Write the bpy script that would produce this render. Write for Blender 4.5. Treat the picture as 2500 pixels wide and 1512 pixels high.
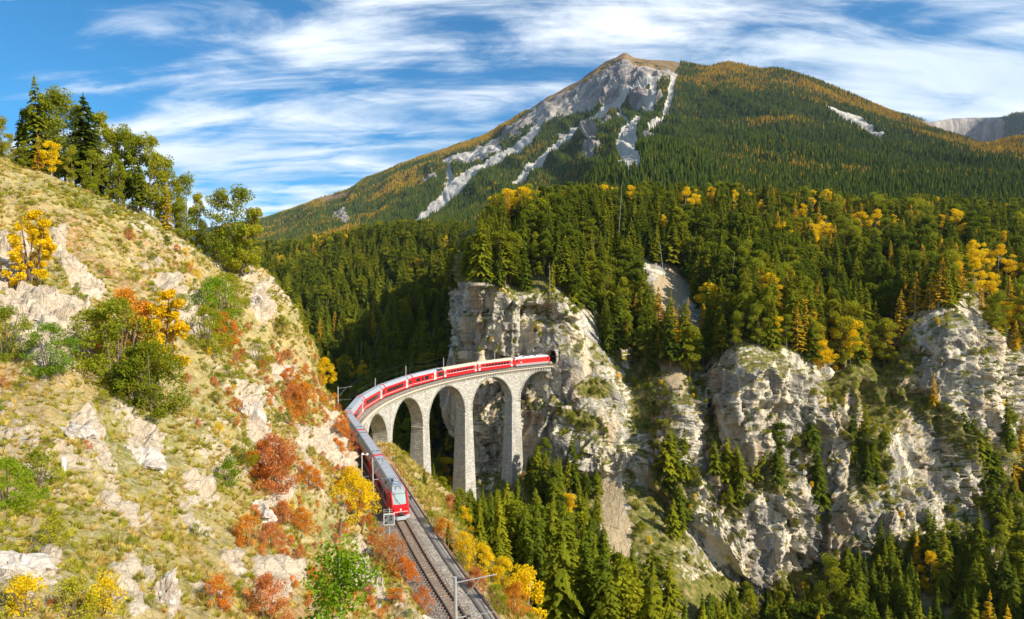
import bpy, bmesh, math, random
import numpy as np
from mathutils import Vector, Matrix, Euler
random.seed(7); RNG = np.random.default_rng(7)
SC = bpy.context.scene
COL = SC.collection
for o in list(bpy.data.objects): bpy.data.objects.remove(o)

# ------------------------------------------------------------------ camera, sky, sun, exposure
FPX, PITCH, CAMZ = 1510.0, 0.02517, 29.41
cam_d = bpy.data.cameras.new('camera'); cam = bpy.data.objects.new('camera', cam_d); COL.objects.link(cam)
cam_d.sensor_width = 36.0; cam_d.lens = 36.0*FPX/2500.0; cam_d.clip_end = 60000; cam_d.clip_start = .3
cam.location = (0, 0, CAMZ); cam.rotation_euler = (math.pi/2-PITCH, 0, 0)
SC.camera = cam
SC.view_settings.view_transform = 'Standard'; SC.view_settings.look = 'None'
SC.view_settings.gamma = 1.0; SC.view_settings.use_curve_mapping = False
SC.view_settings.exposure = 0.75
SUN_EL = math.radians(34); SUN_DIR = Vector((.88, -.47, 0)).normalized()*math.cos(SUN_EL)
SUN_DIR.z = math.sin(SUN_EL)
sun_d = bpy.data.lights.new('sun', 'SUN'); sun = bpy.data.objects.new('sun', sun_d); COL.objects.link(sun)
sun_d.energy = 4.6; sun_d.angle = math.radians(.5); sun_d.color = (1.0, .93, .80)
sun.rotation_euler = SUN_DIR.to_track_quat('Z', 'Y').to_euler(); sun.location = (60, -60, 120)
sun['label'] = 'low autumn sun'
SC.cycles.max_bounces = 5; SC.cycles.diffuse_bounces = 2; SC.cycles.glossy_bounces = 2
SC.cycles.transmission_bounces = 2; SC.cycles.transparent_max_bounces = 4; SC.cycles.volume_bounces = 0
SC.cycles.use_denoising = True

W = bpy.data.worlds.new('World'); SC.world = W; W.use_nodes = True
class NB:
    def __init__(s, nt): s.nt = nt; s.nt.nodes.clear()
    def n(s, t, props=None, **ins):
        nd = s.nt.nodes.new(t)
        for k, v in (props or {}).items(): setattr(nd, k, v)
        for k, v in ins.items():
            key = k.replace('_', ' ')
            sock = None
            if k[0] == 'i' and k[1:].isdigit(): sock = nd.inputs[int(k[1:])]
            else:
                sock = nd.inputs.get(key) or nd.inputs.get(k)
            if isinstance(v, bpy.types.NodeSocket): s.nt.links.new(v, sock)
            else: sock.default_value = v
        return nd
    def math(s, op, a, b=0.0, clamp=False):
        return s.n('ShaderNodeMath', {'operation': op, 'use_clamp': clamp}, i0=a, i1=b).outputs[0]
    def vmath(s, op, a, b=(0, 0, 0)):
        return s.n('ShaderNodeVectorMath', {'operation': op}, i0=a, i1=b).outputs[0]
    def mix(s, f, a, b, bt='MIX'):
        nd = s.nt.nodes.new('ShaderNodeMix'); nd.data_type = 'RGBA'; nd.blend_type = bt; nd.clamp_factor = True
        for sk, v in ((nd.inputs[0], f), (nd.inputs[6], a), (nd.inputs[7], b)):
            if isinstance(v, bpy.types.NodeSocket): s.nt.links.new(v, sk)
            else: sk.default_value = (*v, 1) if isinstance(v, tuple) and len(v) == 3 else v
        return nd.outputs[2]
    def noise(s, vec, scale, detail=4, rough=.55, dist=0.0, col=False):
        nd = s.n('ShaderNodeTexNoise', Vector=vec, Scale=scale, Detail=detail, Roughness=rough, Distortion=dist)
        return nd.outputs[1 if col else 0]
    def ramp(s, f, stops, interp='LINEAR'):
        nd = s.nt.nodes.new('ShaderNodeValToRGB'); nd.color_ramp.interpolation = interp
        el = nd.color_ramp.elements
        while len(el) < len(stops): el.new(.5)
        for e, (p, c) in zip(el, stops):
            e.position = p; e.color = (*c, 1) if isinstance(c, tuple) else (c, c, c, 1)
        s.nt.links.new(f, nd.inputs[0]); return nd.outputs[0]
    def mapr(s, f, a, b, c=0.0, d=1.0):
        return s.n('ShaderNodeMapRange', i0=f, i1=a, i2=b, i3=c, i4=d).outputs[0]
    def attr(s, name):
        nd = s.nt.nodes.new('ShaderNodeAttribute'); nd.attribute_name = name; return nd
b = NB(W.node_tree)
tc = b.n('ShaderNodeTexCoord').outputs['Generated']
sky = b.n('ShaderNodeTexSky', {'sky_type': 'NISHITA', 'sun_disc': False, 'sun_elevation': SUN_EL,
          'sun_rotation': math.atan2(SUN_DIR.x, SUN_DIR.y), 'altitude': 1000.0, 'air_density': 1.0,
          'dust_density': .6, 'ozone_density': 2.5}).outputs[0]
sp = b.n('ShaderNodeSeparateXYZ', i0=tc)
zc = b.math('MAXIMUM', sp.outputs[2], 0.0)
den = b.math('ADD', zc, .22)
cu = b.math('DIVIDE', sp.outputs[0], den); cv = b.math('DIVIDE', sp.outputs[1], den)
cvec = b.n('ShaderNodeCombineXYZ', i0=cu, i1=cv, i2=0.0).outputs[0]
rot = b.n('ShaderNodeMapping', i0=cvec, i1=(3.1, 1.7, 0), i2=(0, 0, math.radians(-28)), i3=(.55, 1.25, 1)).outputs[0]
big = b.noise(rot, .95, 3, .5, .3)
fil = b.noise(b.n('ShaderNodeMapping', i0=cvec, i2=(0, 0, math.radians(-22)), i3=(.5, 2.6, 1)).outputs[0], 1.7, 9, .62, .9)
fine = b.noise(rot, 5.0, 8, .6, .6)
low = b.mapr(zc, 0.0, .33, .15, 0.0)
side = b.mapr(sp.outputs[0], -.2, .7, 0.0, .13)
cov = b.math('ADD', b.math('ADD', b.math('MULTIPLY', big, .52), b.math('MULTIPLY', fil, .48)), b.math('ADD', low, side))
cov = b.math('ADD', cov, b.math('MULTIPLY', b.math('SUBTRACT', fine, .5), .44))
cloud = b.n('ShaderNodeMapRange', {'interpolation_type': 'SMOOTHSTEP'}, i0=cov, i1=.46, i2=.68, i3=0.0, i4=1.0).outputs[0]
shade = b.noise(rot, 2.3, 5, .55, .5)
ccol = b.mix(b.mapr(shade, .35, .62), (3.4, 4.4, 5.3), (7.0, 7.25, 7.5))
skyc = b.mix(1.0, sky, (.08, .60, .84), 'MULTIPLY')
full = b.mix(b.math('MULTIPLY', cloud, .93), skyc, ccol)
bg = b.n('ShaderNodeBackground', Color=full, Strength=.11)
b.n('ShaderNodeOutputWorld', i0=bg.outputs[0])

# ------------------------------------------------------------------ helpers
def P(px, py, d):
    """place seen in direction (px,py), d metres ahead of the viewpoint -> world"""
    x = (px-1250)/FPX; y = -(py-756)/FPX
    v = np.array([x, math.cos(PITCH)+y*math.sin(PITCH), -math.sin(PITCH)+y*math.cos(PITCH)])
    v = v*d/v[1]; return np.array([v[0], v[1], v[2]+CAMZ])
def proj(V):
    q = V-np.array([0, 0, CAMZ])
    c, s = math.cos(PITCH), math.sin(PITCH)
    dep = q[..., 1]*c-q[..., 2]*s; up = q[..., 1]*s+q[..., 2]*c
    dep = np.where(dep < .5, .5, dep)
    return 1250+FPX*q[..., 0]/dep, 756-FPX*up/dep
def _h(ix, iy, iz, seed):
    h = (ix.astype(np.uint32)*np.uint32(374761393)+iy.astype(np.uint32)*np.uint32(668265263)
         + iz.astype(np.uint32)*np.uint32(2246822519)+np.uint32(seed*3266489917 & 0xffffffff))
    h = (h ^ (h >> np.uint32(13)))*np.uint32(1274126177); h = h ^ (h >> np.uint32(16))
    return (h & np.uint32(0xffffff)).astype(np.float64)/0xffffff*2-1
def vn(p, seed=0):
    f = np.floor(p); t = p-f; t = t*t*t*(t*(t*6-15)+10); i = f.astype(np.int64)
    out = 0
    for a in (0, 1):
        wa = t[..., 0] if a else 1-t[..., 0]
        for c in (0, 1):
            wc = t[..., 1] if c else 1-t[..., 1]
            for e in (0, 1):
                we = t[..., 2] if e else 1-t[..., 2]
                out = out+wa*wc*we*_h(i[..., 0]+a, i[..., 1]+c, i[..., 2]+e, seed)
    return out
def fbm(p, octv=5, rough=.5, seed=0, ridged=False):
    p = np.asarray(p, float); amp = 1; tot = 0; out = 0
    for k in range(octv):
        v = vn(p*(2.03**k)+k*17.3, seed+k)
        if ridged: v = 1-2*np.abs(v)
        out = out+v*amp; tot += amp; amp *= rough
    return out/tot
def facet(p, seed=0, tilt=.9):
    """blocky, tilted facets like fractured rock, about -1..1"""
    p = np.asarray(p, float); f = np.floor(p).astype(np.int64); best = np.full(p.shape[:-1], 1e9); out = np.zeros(p.shape[:-1])
    for i in (-1, 0, 1):
        for j in (-1, 0, 1):
            for k in (-1, 0, 1):
                c = f+np.array([i, j, k]); a0, a1, a2 = c[..., 0], c[..., 1], c[..., 2]
                o = np.stack([_h(a0, a1, a2, seed+q) for q in (1, 2, 3)], -1)*.5+.5
                d = p-(c+o); r = (d**2).sum(-1); m = r < best
                t = np.stack([_h(a0, a1, a2, seed+q) for q in (4, 5, 6)], -1)
                v = _h(a0, a1, a2, seed+7)*.6+(d*t).sum(-1)*tilt
                out = np.where(m, v, out); best = np.where(m, r, best)
    return out
def catmull(K, n):
    """K (m,...) knots -> n samples"""
    m = len(K); t = np.linspace(0, m-1, n); i = np.clip(np.floor(t).astype(int), 0, m-2); f = t-i
    f = f.reshape((-1,)+(1,)*(K.ndim-1))
    p0 = K[np.clip(i-1, 0, m-1)]; p1 = K[i]; p2 = K[i+1]; p3 = K[np.clip(i+2, 0, m-1)]
    m1 = (p2-p0)*.4; m2 = (p3-p1)*.4
    return (2*f**3-3*f**2+1)*p1+(f**3-2*f**2+f)*m1+(-2*f**3+3*f**2)*p2+(f**3-f**2)*m2
def grid_normals(V):
    du = np.gradient(V, axis=0); dv = np.gradient(V, axis=1)
    n = np.cross(du, dv); n /= np.linalg.norm(n, axis=-1, keepdims=True)+1e-9
    return n
def mesh_np(name, V, F, mat=None, attrs=None, smooth=False, fmat=None):
    V = np.asarray(V, np.float32).reshape(-1, 3); F = np.asarray(F, np.int32)
    me = bpy.data.meshes.new(name); k = F.shape[1]
    me.vertices.add(len(V)); me.vertices.foreach_set('co', V.ravel())
    me.loops.add(F.size); me.loops.foreach_set('vertex_index', F.ravel())
    me.polygons.add(len(F)); me.polygons.foreach_set('loop_start', np.arange(0, F.size, k, dtype=np.int32))
    me.polygons.foreach_set('loop_total', np.full(len(F), k, np.int32))
    if smooth: me.polygons.foreach_set('use_smooth', np.ones(len(F), bool))
    for m in (mat if isinstance(mat, (list, tuple)) else [mat]):
        if m: me.materials.append(m)
    if fmat is not None: me.polygons.foreach_set('material_index', np.asarray(fmat, np.int32))
    for an, av in (attrs or {}).items():
        a = me.attributes.new(an, 'FLOAT', 'POINT'); a.data.foreach_set('value', np.asarray(av, np.float32).ravel())
    me.update(calc_edges=True); me.validate()
    return me
def gridfaces(nu, nv, flip=False):
    i = np.arange(nu*nv).reshape(nu, nv)
    f = np.stack([i[:-1, :-1], i[1:, :-1], i[1:, 1:], i[:-1, 1:]], -1).reshape(-1, 4)
    return f[:, ::-1] if flip else f
def link(name, me, parent=None, kind=None):
    o = bpy.data.objects.new(name, me); COL.objects.link(o)
    if parent is not None: o.parent = parent
    if kind: o['kind'] = kind
    return o
def tag(o, label, cat, group=None, kind=None):
    o['label'] = label; o['category'] = cat
    if group: o['group'] = group
    if kind: o['kind'] = kind
    return o
def thing(name, label, cat, loc=(0, 0, 0), rz=0, group=None):
    o = bpy.data.objects.new(name, None); COL.objects.link(o); o.empty_display_size = .3
    o.location = loc; o.rotation_euler = (0, 0, rz); return tag(o, label, cat, group)
class MB:
    """collects simple solids into one mesh"""
    def __init__(s): s.v = []; s.f = []
    def add(s, V, F):
        n = len(s.v); s.v += [tuple(map(float, q)) for q in V]; s.f += [tuple(int(i)+n for i in q) for q in F]; return s
    def box(s, c, size, M=None):
        x, y, z = [q/2 for q in size]
        V = [Vector((a*x, b_*y, e*z)) for a in (-1, 1) for b_ in (-1, 1) for e in (-1, 1)]
        V = [(M @ q if M else q)+Vector(c) for q in V]
        return s.add(V, [(0, 1, 3, 2), (4, 6, 7, 5), (0, 4, 5, 1), (2, 3, 7, 6), (0, 2, 6, 4), (1, 5, 7, 3)])
    def tube(s, a, b_, r, r2=None, n=8):
        a = Vector(a); b_ = Vector(b_); r2 = r if r2 is None else r2
        q = (b_-a).to_track_quat('Z', 'Y'); V = []
        for c, rr in ((a, r), (b_, r2)):
            V += [c+q @ Vector((rr*math.cos(2*math.pi*i/n), rr*math.sin(2*math.pi*i/n), 0)) for i in range(n)]
        F = [(i, (i+1) % n, n+(i+1) % n, n+i) for i in range(n)]+[tuple(range(n))[::-1], tuple(range(n, 2*n))]
        return s.add(V, F)
    def prism(s, pts, x0, x1):
        """profile pts (y,z) extruded along x"""
        n = len(pts); V = [(x0, y, z) for y, z in pts]+[(x1, y, z) for y, z in pts]
        return s.add(V, [(i, (i+1) % n, n+(i+1) % n, n+i) for i in range(n)]+[tuple(range(n))[::-1], tuple(range(n, 2*n))])
    def mesh(s, name, mat=None, bevel=0):
        me = bpy.data.meshes.new(name); me.from_pydata(s.v, [], s.f)
        bm = bmesh.new(); bm.from_mesh(me); bmesh.ops.recalc_face_normals(bm, faces=bm.faces)
        if bevel: bmesh.ops.bevel(bm, geom=bm.edges[:], offset=bevel, segments=1, affect='EDGES')
        bm.to_mesh(me); bm.free()
        if mat: me.materials.append(mat)
        return me
    def obj(s, name, mat=None, parent=None, bevel=0, kind=None):
        return link(name, s.mesh(name, mat, bevel), parent, kind)

# ------------------------------------------------------------------ materials
def new_mat(name):
    m = bpy.data.materials.new(name); m.use_nodes = True; return m, NB(m.node_tree)
def finish(m, b, col, rough=.7, bump=None, bstr=.4, bdist=.1, spec=.2, metal=0.0, extra=None):
    ins = dict(Base_Color=col, Roughness=rough, Metallic=metal)
    p = b.n('ShaderNodeBsdfPrincipled', **ins)
    p.inputs['Specular IOR Level'].default_value = spec
    if bump is not None:
        bn = b.n('ShaderNodeBump', Strength=bstr, Distance=bdist, Height=bump)
        b.nt.links.new(bn.outputs[0], p.inputs['Normal'])
    b.n('ShaderNodeOutputMaterial', i0=p.outputs[0]); return m
def plain(name, c, rough=.6, metal=0.0, spec=.3, var=.12, scale=3.0, bstr=0.15):
    m, b = new_mat(name); g = b.n('ShaderNodeNewGeometry').outputs[0]
    nz = b.noise(g, scale, 5, .6)
    col = b.mix(nz, tuple(q*(1-var) for q in c), tuple(min(1, q*(1+var)) for q in c))
    return finish(m, b, col, rough, nz, bstr, .02, spec, metal)
def leaf_mat(name, cols, trans=.3, pscale=.02):
    """cols: ramp colours picked by the plant's own random number and by place"""
    m, b = new_mat(name); g = b.n('ShaderNodeNewGeometry').outputs[0]
    rnd = b.n('ShaderNodeObjectInfo').outputs['Random']
    f = b.math('ADD', b.math('MULTIPLY', rnd, .6), b.math('MULTIPLY', b.noise(g, pscale, 3, .6), .45))
    f = b.math('SUBTRACT', f, .04)
    n = len(cols); c = b.ramp(f, [(i/(n-1), q) for i, q in enumerate(cols)])
    c = b.mix(b.mapr(b.noise(g, 1.1, 3, .6), .3, .7), b.mix(1.0, c, (.72, .72, .70), 'MULTIPLY'), b.mix(1.0, c, (1.25, 1.2, 1.1), 'MULTIPLY'))
    d = b.n('ShaderNodeBsdfDiffuse', Color=c); t = b.n('ShaderNodeBsdfTranslucent', Color=b.mix(1.0, c, (1.2, 1.15, .7), 'MULTIPLY'))
    mx = b.n('ShaderNodeMixShader', i0=trans, i1=d.outputs[0], i2=t.outputs[0])
    b.n('ShaderNodeOutputMaterial', i0=mx.outputs[0]); return m
M = {}
M['spruce'] = leaf_mat('spruce_needles', [(.055, .09, .014), (.14, .18, .014), (.26, .275, .016), (.37, .33, .018)], .38, .03)
M['farspruce'] = leaf_mat('far_spruce_needles', [(.03, .06, .022), (.055, .095, .02), (.12, .15, .018), (.21, .20, .02)], .28, .007)
M['larch'] = leaf_mat('larch_needles', [(.50, .32, .02), (.62, .40, .02), (.68, .46, .02), (.46, .38, .025)], .3, .01)
M['yellow'] = leaf_mat('yellow_leaves', [(.70, .46, .012), (.80, .57, .014), (.82, .63, .02)], .4, .2)
M['farlarch'] = leaf_mat('far_larch_needles', [(.30, .19, .03), (.42, .25, .02), (.48, .30, .025), (.34, .28, .03)], .3, .01)
M['olive'] = leaf_mat('olive_leaves', [(.17, .22, .02), (.29, .31, .022), (.45, .40, .03)], .38, .1)
M['green'] = leaf_mat('green_leaves', [(.10, .20, .015), (.2, .32, .015), (.42, .42, .02)], .4, 1.5)
M['orange'] = leaf_mat('orange_leaves', [(.55, .15, .02), (.65, .22, .025), (.62, .32, .03)], .35, .2)
M['red'] = leaf_mat('russet_leaves', [(.46, .16, .06), (.55, .20, .06), (.48, .27, .09)], .3, .2)
M['grass'] = leaf_mat('autumn_grass', [(.22, .23, .03), (.42, .37, .06), (.60, .48, .17), (.56, .38, .10), (.50, .21, .05)], .3, .09)
M['greengrass'] = leaf_mat('green_grass', [(.22, .25, .02), (.36, .35, .03), (.52, .45, .08)], .3, .06)
M['bark'] = plain('bark', (.17, .12, .085), .9, var=.4, scale=6)
M['palebark'] = plain('pale_bark', (.42, .38, .32), .9, var=.4, scale=4)

def rock_mat(name, a, c, dark, veg, vscale=1.0, streak=True):
    m, b = new_mat(name); geo = b.n('ShaderNodeNewGeometry'); g = geo.outputs[0]
    st = b.n('ShaderNodeMapping', i0=g, i3=(.16*vscale, .16*vscale, .022*vscale)).outputs[0]
    n1 = b.noise(g, .045*vscale, 4, .6, .4); n2 = b.noise(g, .35*vscale, 6, .68, .3); n3 = b.noise(st, 1.0, 6, .62, .6)
    n4 = b.noise(g, 2.2*vscale, 4, .7)
    col = b.mix(b.mapr(n1, .36, .64), a, c)
    col = b.mix(b.mapr(n2, .46, .66, 0, .6), col, tuple(q*.6 for q in a))
    if streak:
        gz = b.noise(b.n('ShaderNodeMapping', i0=g, i1=(7, 3, 9), i3=(.045*vscale, .045*vscale, .022*vscale)).outputs[0], 1.0, 5, .62, .5)
        col = b.mix(b.mapr(gz, .50, .64, 0, .6), col, (.34, .32, .31))
        col = b.mix(b.mapr(n3, .47, .55, 0, .85), col, dark)
        oc = b.noise(b.n('ShaderNodeMapping', i0=g, i1=(40, 9, 3), i3=(.09*vscale, .09*vscale, .03*vscale)).outputs[0], 1.0, 4, .6, .3)
        col = b.mix(b.mapr(oc, .52, .64, 0, .7), col, (.50, .32, .15))
    vo = b.n('ShaderNodeTexVoronoi', {'feature': 'DISTANCE_TO_EDGE'}, Vector=b.n('ShaderNodeMapping', i0=b.vmath('ADD', g, b.vmath('MULTIPLY', b.noise(g, .3*vscale, 3, .6, 0, True), (5, 5, 5))), i3=(.3*vscale, .3*vscale, .17*vscale)).outputs[0], Scale=1.0).outputs[0]
    crack = b.mapr(vo, 0.0, .07, 1.0, 0.0)
    col = b.mix(b.math('MULTIPLY', crack, .22), col, tuple(q*.8 for q in dark))
    col = b.mix(b.mapr(n4, .3, .7, 0, .35), col, tuple(min(1, q*1.25) for q in c))
    nz = b.n('ShaderNodeSeparateXYZ', i0=geo.outputs['Normal']).outputs[2]
    vm = b.attr('veg').outputs['Fac']
    vf = b.math('ADD', b.math('MULTIPLY', nz, .55), b.math('ADD', b.math('MULTIPLY', vm, .9), b.math('MULTIPLY', b.math('SUBTRACT', n2, .5), 1.1)))
    vf = b.mapr(vf, .47, .60)
    vc = b.ramp(b.noise(g, .5*vscale, 5, .65), [(.3, veg[0]), (.5, veg[1]), (.68, veg[2])])
    col = b.mix(vf, col, vc)
    col = b.mix(b.mapr(b.math('ADD', b.attr('earth').outputs['Fac'], b.math('MULTIPLY', b.math('SUBTRACT', n2, .5), 2.2)), .42, .6), col, b.mix(n4, (.34, .24, .13), (.50, .40, .25)))
    ht = b.math('ADD', b.math('ADD', b.math('MULTIPLY', n2, 1.0), b.math('MULTIPLY', n4, .5)), b.math('MULTIPLY', crack, -.3))
    return finish(m, b, col, .92, ht, .75, .9/vscale, .1)
M['cliff'] = rock_mat('limestone_cliff', (.52, .43, .31), (.74, .65, .49), (.12, .115, .12), [(.05, .07, .015), (.16, .15, .03), (.34, .25, .11)])
M['forestfloor'] = rock_mat('forest_floor', (.22, .18, .11), (.3, .25, .16), (.1, .1, .08), [(.035, .05, .012), (.07, .08, .02), (.16, .12, .05)], .6, False)

def hill_mat():
    m, b = new_mat('dry_grass_hillside'); geo = b.n('ShaderNodeNewGeometry'); g = geo.outputs[0]
    rot = b.n('ShaderNodeMapping', i0=g, i2=(0, math.radians(20), 0), i3=(.8, .8, .5)).outputs[0]
    n1 = b.noise(g, .07, 5, .62, .3); n2 = b.noise(g, .55, 6, .7, .4); n3 = b.noise(rot, 2.6, 6, .72); n5 = b.noise(g, 9, 3, .7)
    col = b.ramp(n1, [(.30, (.22, .22, .05)), (.42, (.36, .30, .10)), (.52, (.50, .37, .14)), (.62, (.40, .25, .10)), (.72, (.44, .19, .07))])
    col = b.mix(b.mapr(n2, .45, .66, 0, .7), col, (.13, .13, .035))
    col = b.mix(b.mapr(n3, .48, .66, 0, .75), col, (.58, .50, .35))
    rk = b.attr('rock').outputs['Fac']
    rf = b.mapr(b.math('ADD', rk, b.math('MULTIPLY', b.math('SUBTRACT', n3, .5), .9)), .42, .58)
    rc = b.mix(b.mapr(n2, .35, .65), (.62, .52, .39), (.42, .32, .22))
    rc = b.mix(b.mapr(n5, .45, .7, 0, .45), rc, (.74, .65, .51))
    vo = b.n('ShaderNodeTexVoronoi', {'feature': 'DISTANCE_TO_EDGE'}, Vector=b.vmath('ADD', g, b.vmath('MULTIPLY', b.noise(g, .9, 3, .6, 0, True), (1.4, 1.4, 1.4))), Scale=.9).outputs[0]
    crack = b.mapr(vo, 0.0, .05, 1.0, 0.0)
    rc = b.mix(b.math('MULTIPLY', crack, .25), rc, (.2, .15, .10))
    col = b.mix(rf, col, rc)
    ht = b.math('ADD', b.math('ADD', n3, b.math('MULTIPLY', n5, .3)), b.math('MULTIPLY', crack, -.2))
    return finish(m, b, col, .95, ht, .9, .35, .05)
M['hill'] = hill_mat()

def mountain_mat():
    m, b = new_mat('mountain_slope'); geo = b.n('ShaderNodeNewGeometry'); g = geo.outputs[0]
    n1 = b.noise(g, .003, 5, .6, .3); n2 = b.noise(g, .02, 6, .7, .3)
    st = b.noise(b.n('ShaderNodeMapping', i0=g, i3=(.012, .012, .002)).outputs[0], 1.0, 6, .7, .5)
    forest = b.ramp(n2, [(.35, (.02, .04, .015)), (.55, (.04, .06, .016)), (.7, (.09, .08, .02))])
    rock = b.mix(b.mapr(st, .35, .60), (.50, .43, .36), (.16, .14, .13))
    rock = b.mix(b.mapr(n2, .48, .62, 0, .55), rock, (.17, .155, .14))
    scree = b.mix(n2, (.36, .33, .29), (.52, .48, .42))
    alp = b.mix(b.mapr(n2, .4, .6), (.28, .16, .06), (.17, .13, .07))
    col = b.mix(b.mapr(b.math('ADD', b.attr('rock').outputs['Fac'], b.math('MULTIPLY', b.math('SUBTRACT', n2, .5), .5)), .4, .55), forest, rock)
    col = b.mix(b.mapr(b.attr('alp').outputs['Fac'], .4, .6), col, alp)
    col = b.mix(b.mapr(b.math('ADD', b.attr('scree').outputs['Fac'], b.math('MULTIPLY', b.math('SUBTRACT', b.noise(g, .035, 6, .75), .5), 1.1)), .34, .56), col, scree)
    return finish(m, b, col, .95, b.math('ADD', st, n2), .8, 14.0, .05)
M['mountain'] = mountain_mat()
M['ballast'] = None
def gravel(name, a, c, scale=5.5):
    m, b = new_mat(name); g = b.n('ShaderNodeNewGeometry').outputs[0]
    v = b.n('ShaderNodeTexVoronoi', Vector=g, Scale=scale)
    n = b.noise(g, .8, 4, .6)
    col = b.mix(b.n('ShaderNodeSeparateColor', i0=v.outputs[1]).outputs[0], a, c)
    col = b.mix(b.mapr(n, .4, .65, 0, .5), col, tuple(q*.6 for q in a))
    col = b.mix(b.mapr(v.outputs[0], .35, .6, 0, .6), col, tuple(q*.25 for q in a))
    return finish(m, b, col, .95, b.math('MULTIPLY', v.outputs[0], -1.0), .8, .08, .1)
M['ballast'] = gravel('ballast_gravel', (.30, .25, .20), (.52, .46, .39))
M['path'] = plain('grey_walkway', (.25, .225, .19), .9, var=.3, scale=2.5)
# ------------------------------------------------------------------ railway alignment
CX, CY, RAD = 63.1, 149.4, 100.0
GR = .0168
def circ(deg, r=RAD): a = math.radians(deg); return (CX+r*math.cos(a), CY+r*math.sin(a))
_pts = [(9.5, 20), (3.0, 36), (-4.8, 56.6), (-7.5, 62.9), (-10.6, 70.4), (-14.2, 79.6), (-21.2, 97.6), (-28.2, 114.9),
        circ(190), circ(184), circ(178), circ(172), circ(166), circ(160), circ(154), circ(148), circ(142), circ(136), circ(130),
        circ(124), circ(118), (27.0, 243.8), (36, 247.5)]
_pp = catmull(np.array(_pts), 900)
_sl = np.concatenate([[0], np.cumsum(np.linalg.norm(np.diff(_pp, axis=0), axis=1))])
_i1 = int(np.argmin(np.linalg.norm(_pp-np.array([-21.2, 97.6]), axis=1))); _sl = _sl-_sl[_i1]
S0, S1 = _sl[0], _sl[-1]
def tr(s):
    """centre of track at chainage s: position (rail top), heading"""
    x = np.interp(s, _sl, _pp[:, 0]); y = np.interp(s, _sl, _pp[:, 1]); e = .6
    dx = np.interp(s+e, _sl, _pp[:, 0])-np.interp(s-e, _sl, _pp[:, 0]); dy = np.interp(s+e, _sl, _pp[:, 1])-np.interp(s-e, _sl, _pp[:, 1])
    return np.array([x, y, GR*s]), math.atan2(dy, dx)
def off(s, lat, z=0.0):
    """lat > 0: left of travel (away from the gorge)"""
    p, h = tr(s); return np.array([p[0]-math.sin(h)*lat, p[1]+math.cos(h)*lat, p[2]+z])
def chain(x, y):
    return float(_sl[int(np.argmin(np.hypot(_pp[:, 0]-x, _pp[:, 1]-y)))])
def track_dist(X, Y):
    """signed distance from the track line (+ = gorge side), and chainage"""
    X = np.asarray(X); sh = X.shape; X = X.ravel(); Y = np.asarray(Y).ravel()
    q = _pp[::3]; sl = _sl[::3]; D = np.empty(len(X)); S = np.empty(len(X))
    for a in range(0, len(X), 20000):
        dx = X[a:a+20000, None]-q[:, 0]; dy = Y[a:a+20000, None]-q[:, 1]; k = np.argmin(dx*dx+dy*dy, 1)
        tg = np.gradient(q, axis=0)[k]; tg /= np.linalg.norm(tg, axis=1, keepdims=True)
        r = np.arange(len(k)); D[a:a+20000] = dx[r, k]*tg[:, 1]-dy[r, k]*tg[:, 0]; S[a:a+20000] = sl[k]
    return D.reshape(sh), S.reshape(sh)

PATCH = {}
def build_patch(name, cols, nu, nv, mat, disp, attrs=None, rows_w=None, flip=False):
    K = np.array(cols)                       # (C, R, 3)
    R = K.shape[1]
    B = catmull(np.swapaxes(K, 0, 1), nv) if rows_w is None else None
    if rows_w is not None:                   # uneven resolution down the rows
        m = R-1; dens = np.array(rows_w, float); cum = np.concatenate([[0], np.cumsum(dens)]); cum /= cum[-1]
        t = np.interp(np.linspace(0, 1, nv), cum, np.arange(R)); Kr = np.swapaxes(K, 0, 1)
        fine = catmull(Kr, m*200+1); B = fine[np.clip(np.round(t*200).astype(int), 0, m*200)]
    V = catmull(np.swapaxes(B, 0, 1), nu)    # (nu, nv, 3)
    px, py = proj(V); N = grid_normals(V)
    if flip: N = -N
    V2, at = disp(V, N, px, py)
    N2 = grid_normals(V2); N2 = -N2 if flip else N2
    me = mesh_np(name, V2.reshape(-1, 3), gridfaces(nu, nv, flip), mat, {k: v for k, v in at.items()}, smooth=True)
    o = link(name, me, None, 'structure')
    PATCH[name] = dict(V=V2, N=N2, px=px, py=py, at=at, o=o)
    return o

def blobs(px, py, L):
    """soft union of ellipses (x, y, rx, ry, angle_deg)"""
    m = np.full(px.shape, -9.0)
    for x, y, rx, ry, a in L:
        c, s = math.cos(math.radians(a)), math.sin(math.radians(a)); dx = px-x; dy = py-y
        m = np.maximum(m, 1-np.sqrt(((dx*c+dy*s)/rx)**2+((-dx*s+dy*c)/ry)**2))
    return m
def lines(px, py, L):
    """distance to tapering polylines, negative inside"""
    m = np.full(px.shape, 1e3)
    for pl in L:
        for (x0, y0, w0), (x1, y1, w1) in zip(pl[:-1], pl[1:]):
            dx, dy = x1-x0, y1-y0; t = np.clip(((px-x0)*dx+(py-y0)*dy)/(dx*dx+dy*dy), 0, 1)
            m = np.minimum(m, np.hypot(px-x0-t*dx, py-y0-t*dy)-(w0+(w1-w0)*t)/2)
    return m

# ------------------------------------------------------------------ ground sheet and gorge
me = mesh_np('ground', [(-6000, -2200, -86), (6800, -2200, -86), (6800, 11000, -86), (-6000, 11000, -86)], [(0, 1, 2, 3)], M['forestfloor'])
link('ground', me, None, 'structure')

xs = np.linspace(-95, 235, 330); ys = np.linspace(-60, 262, 300)
X, Y = np.meshgrid(xs, ys, indexing='ij')
D, S = track_dist(X, Y)
e = np.maximum(D-3.0, 0)
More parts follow.
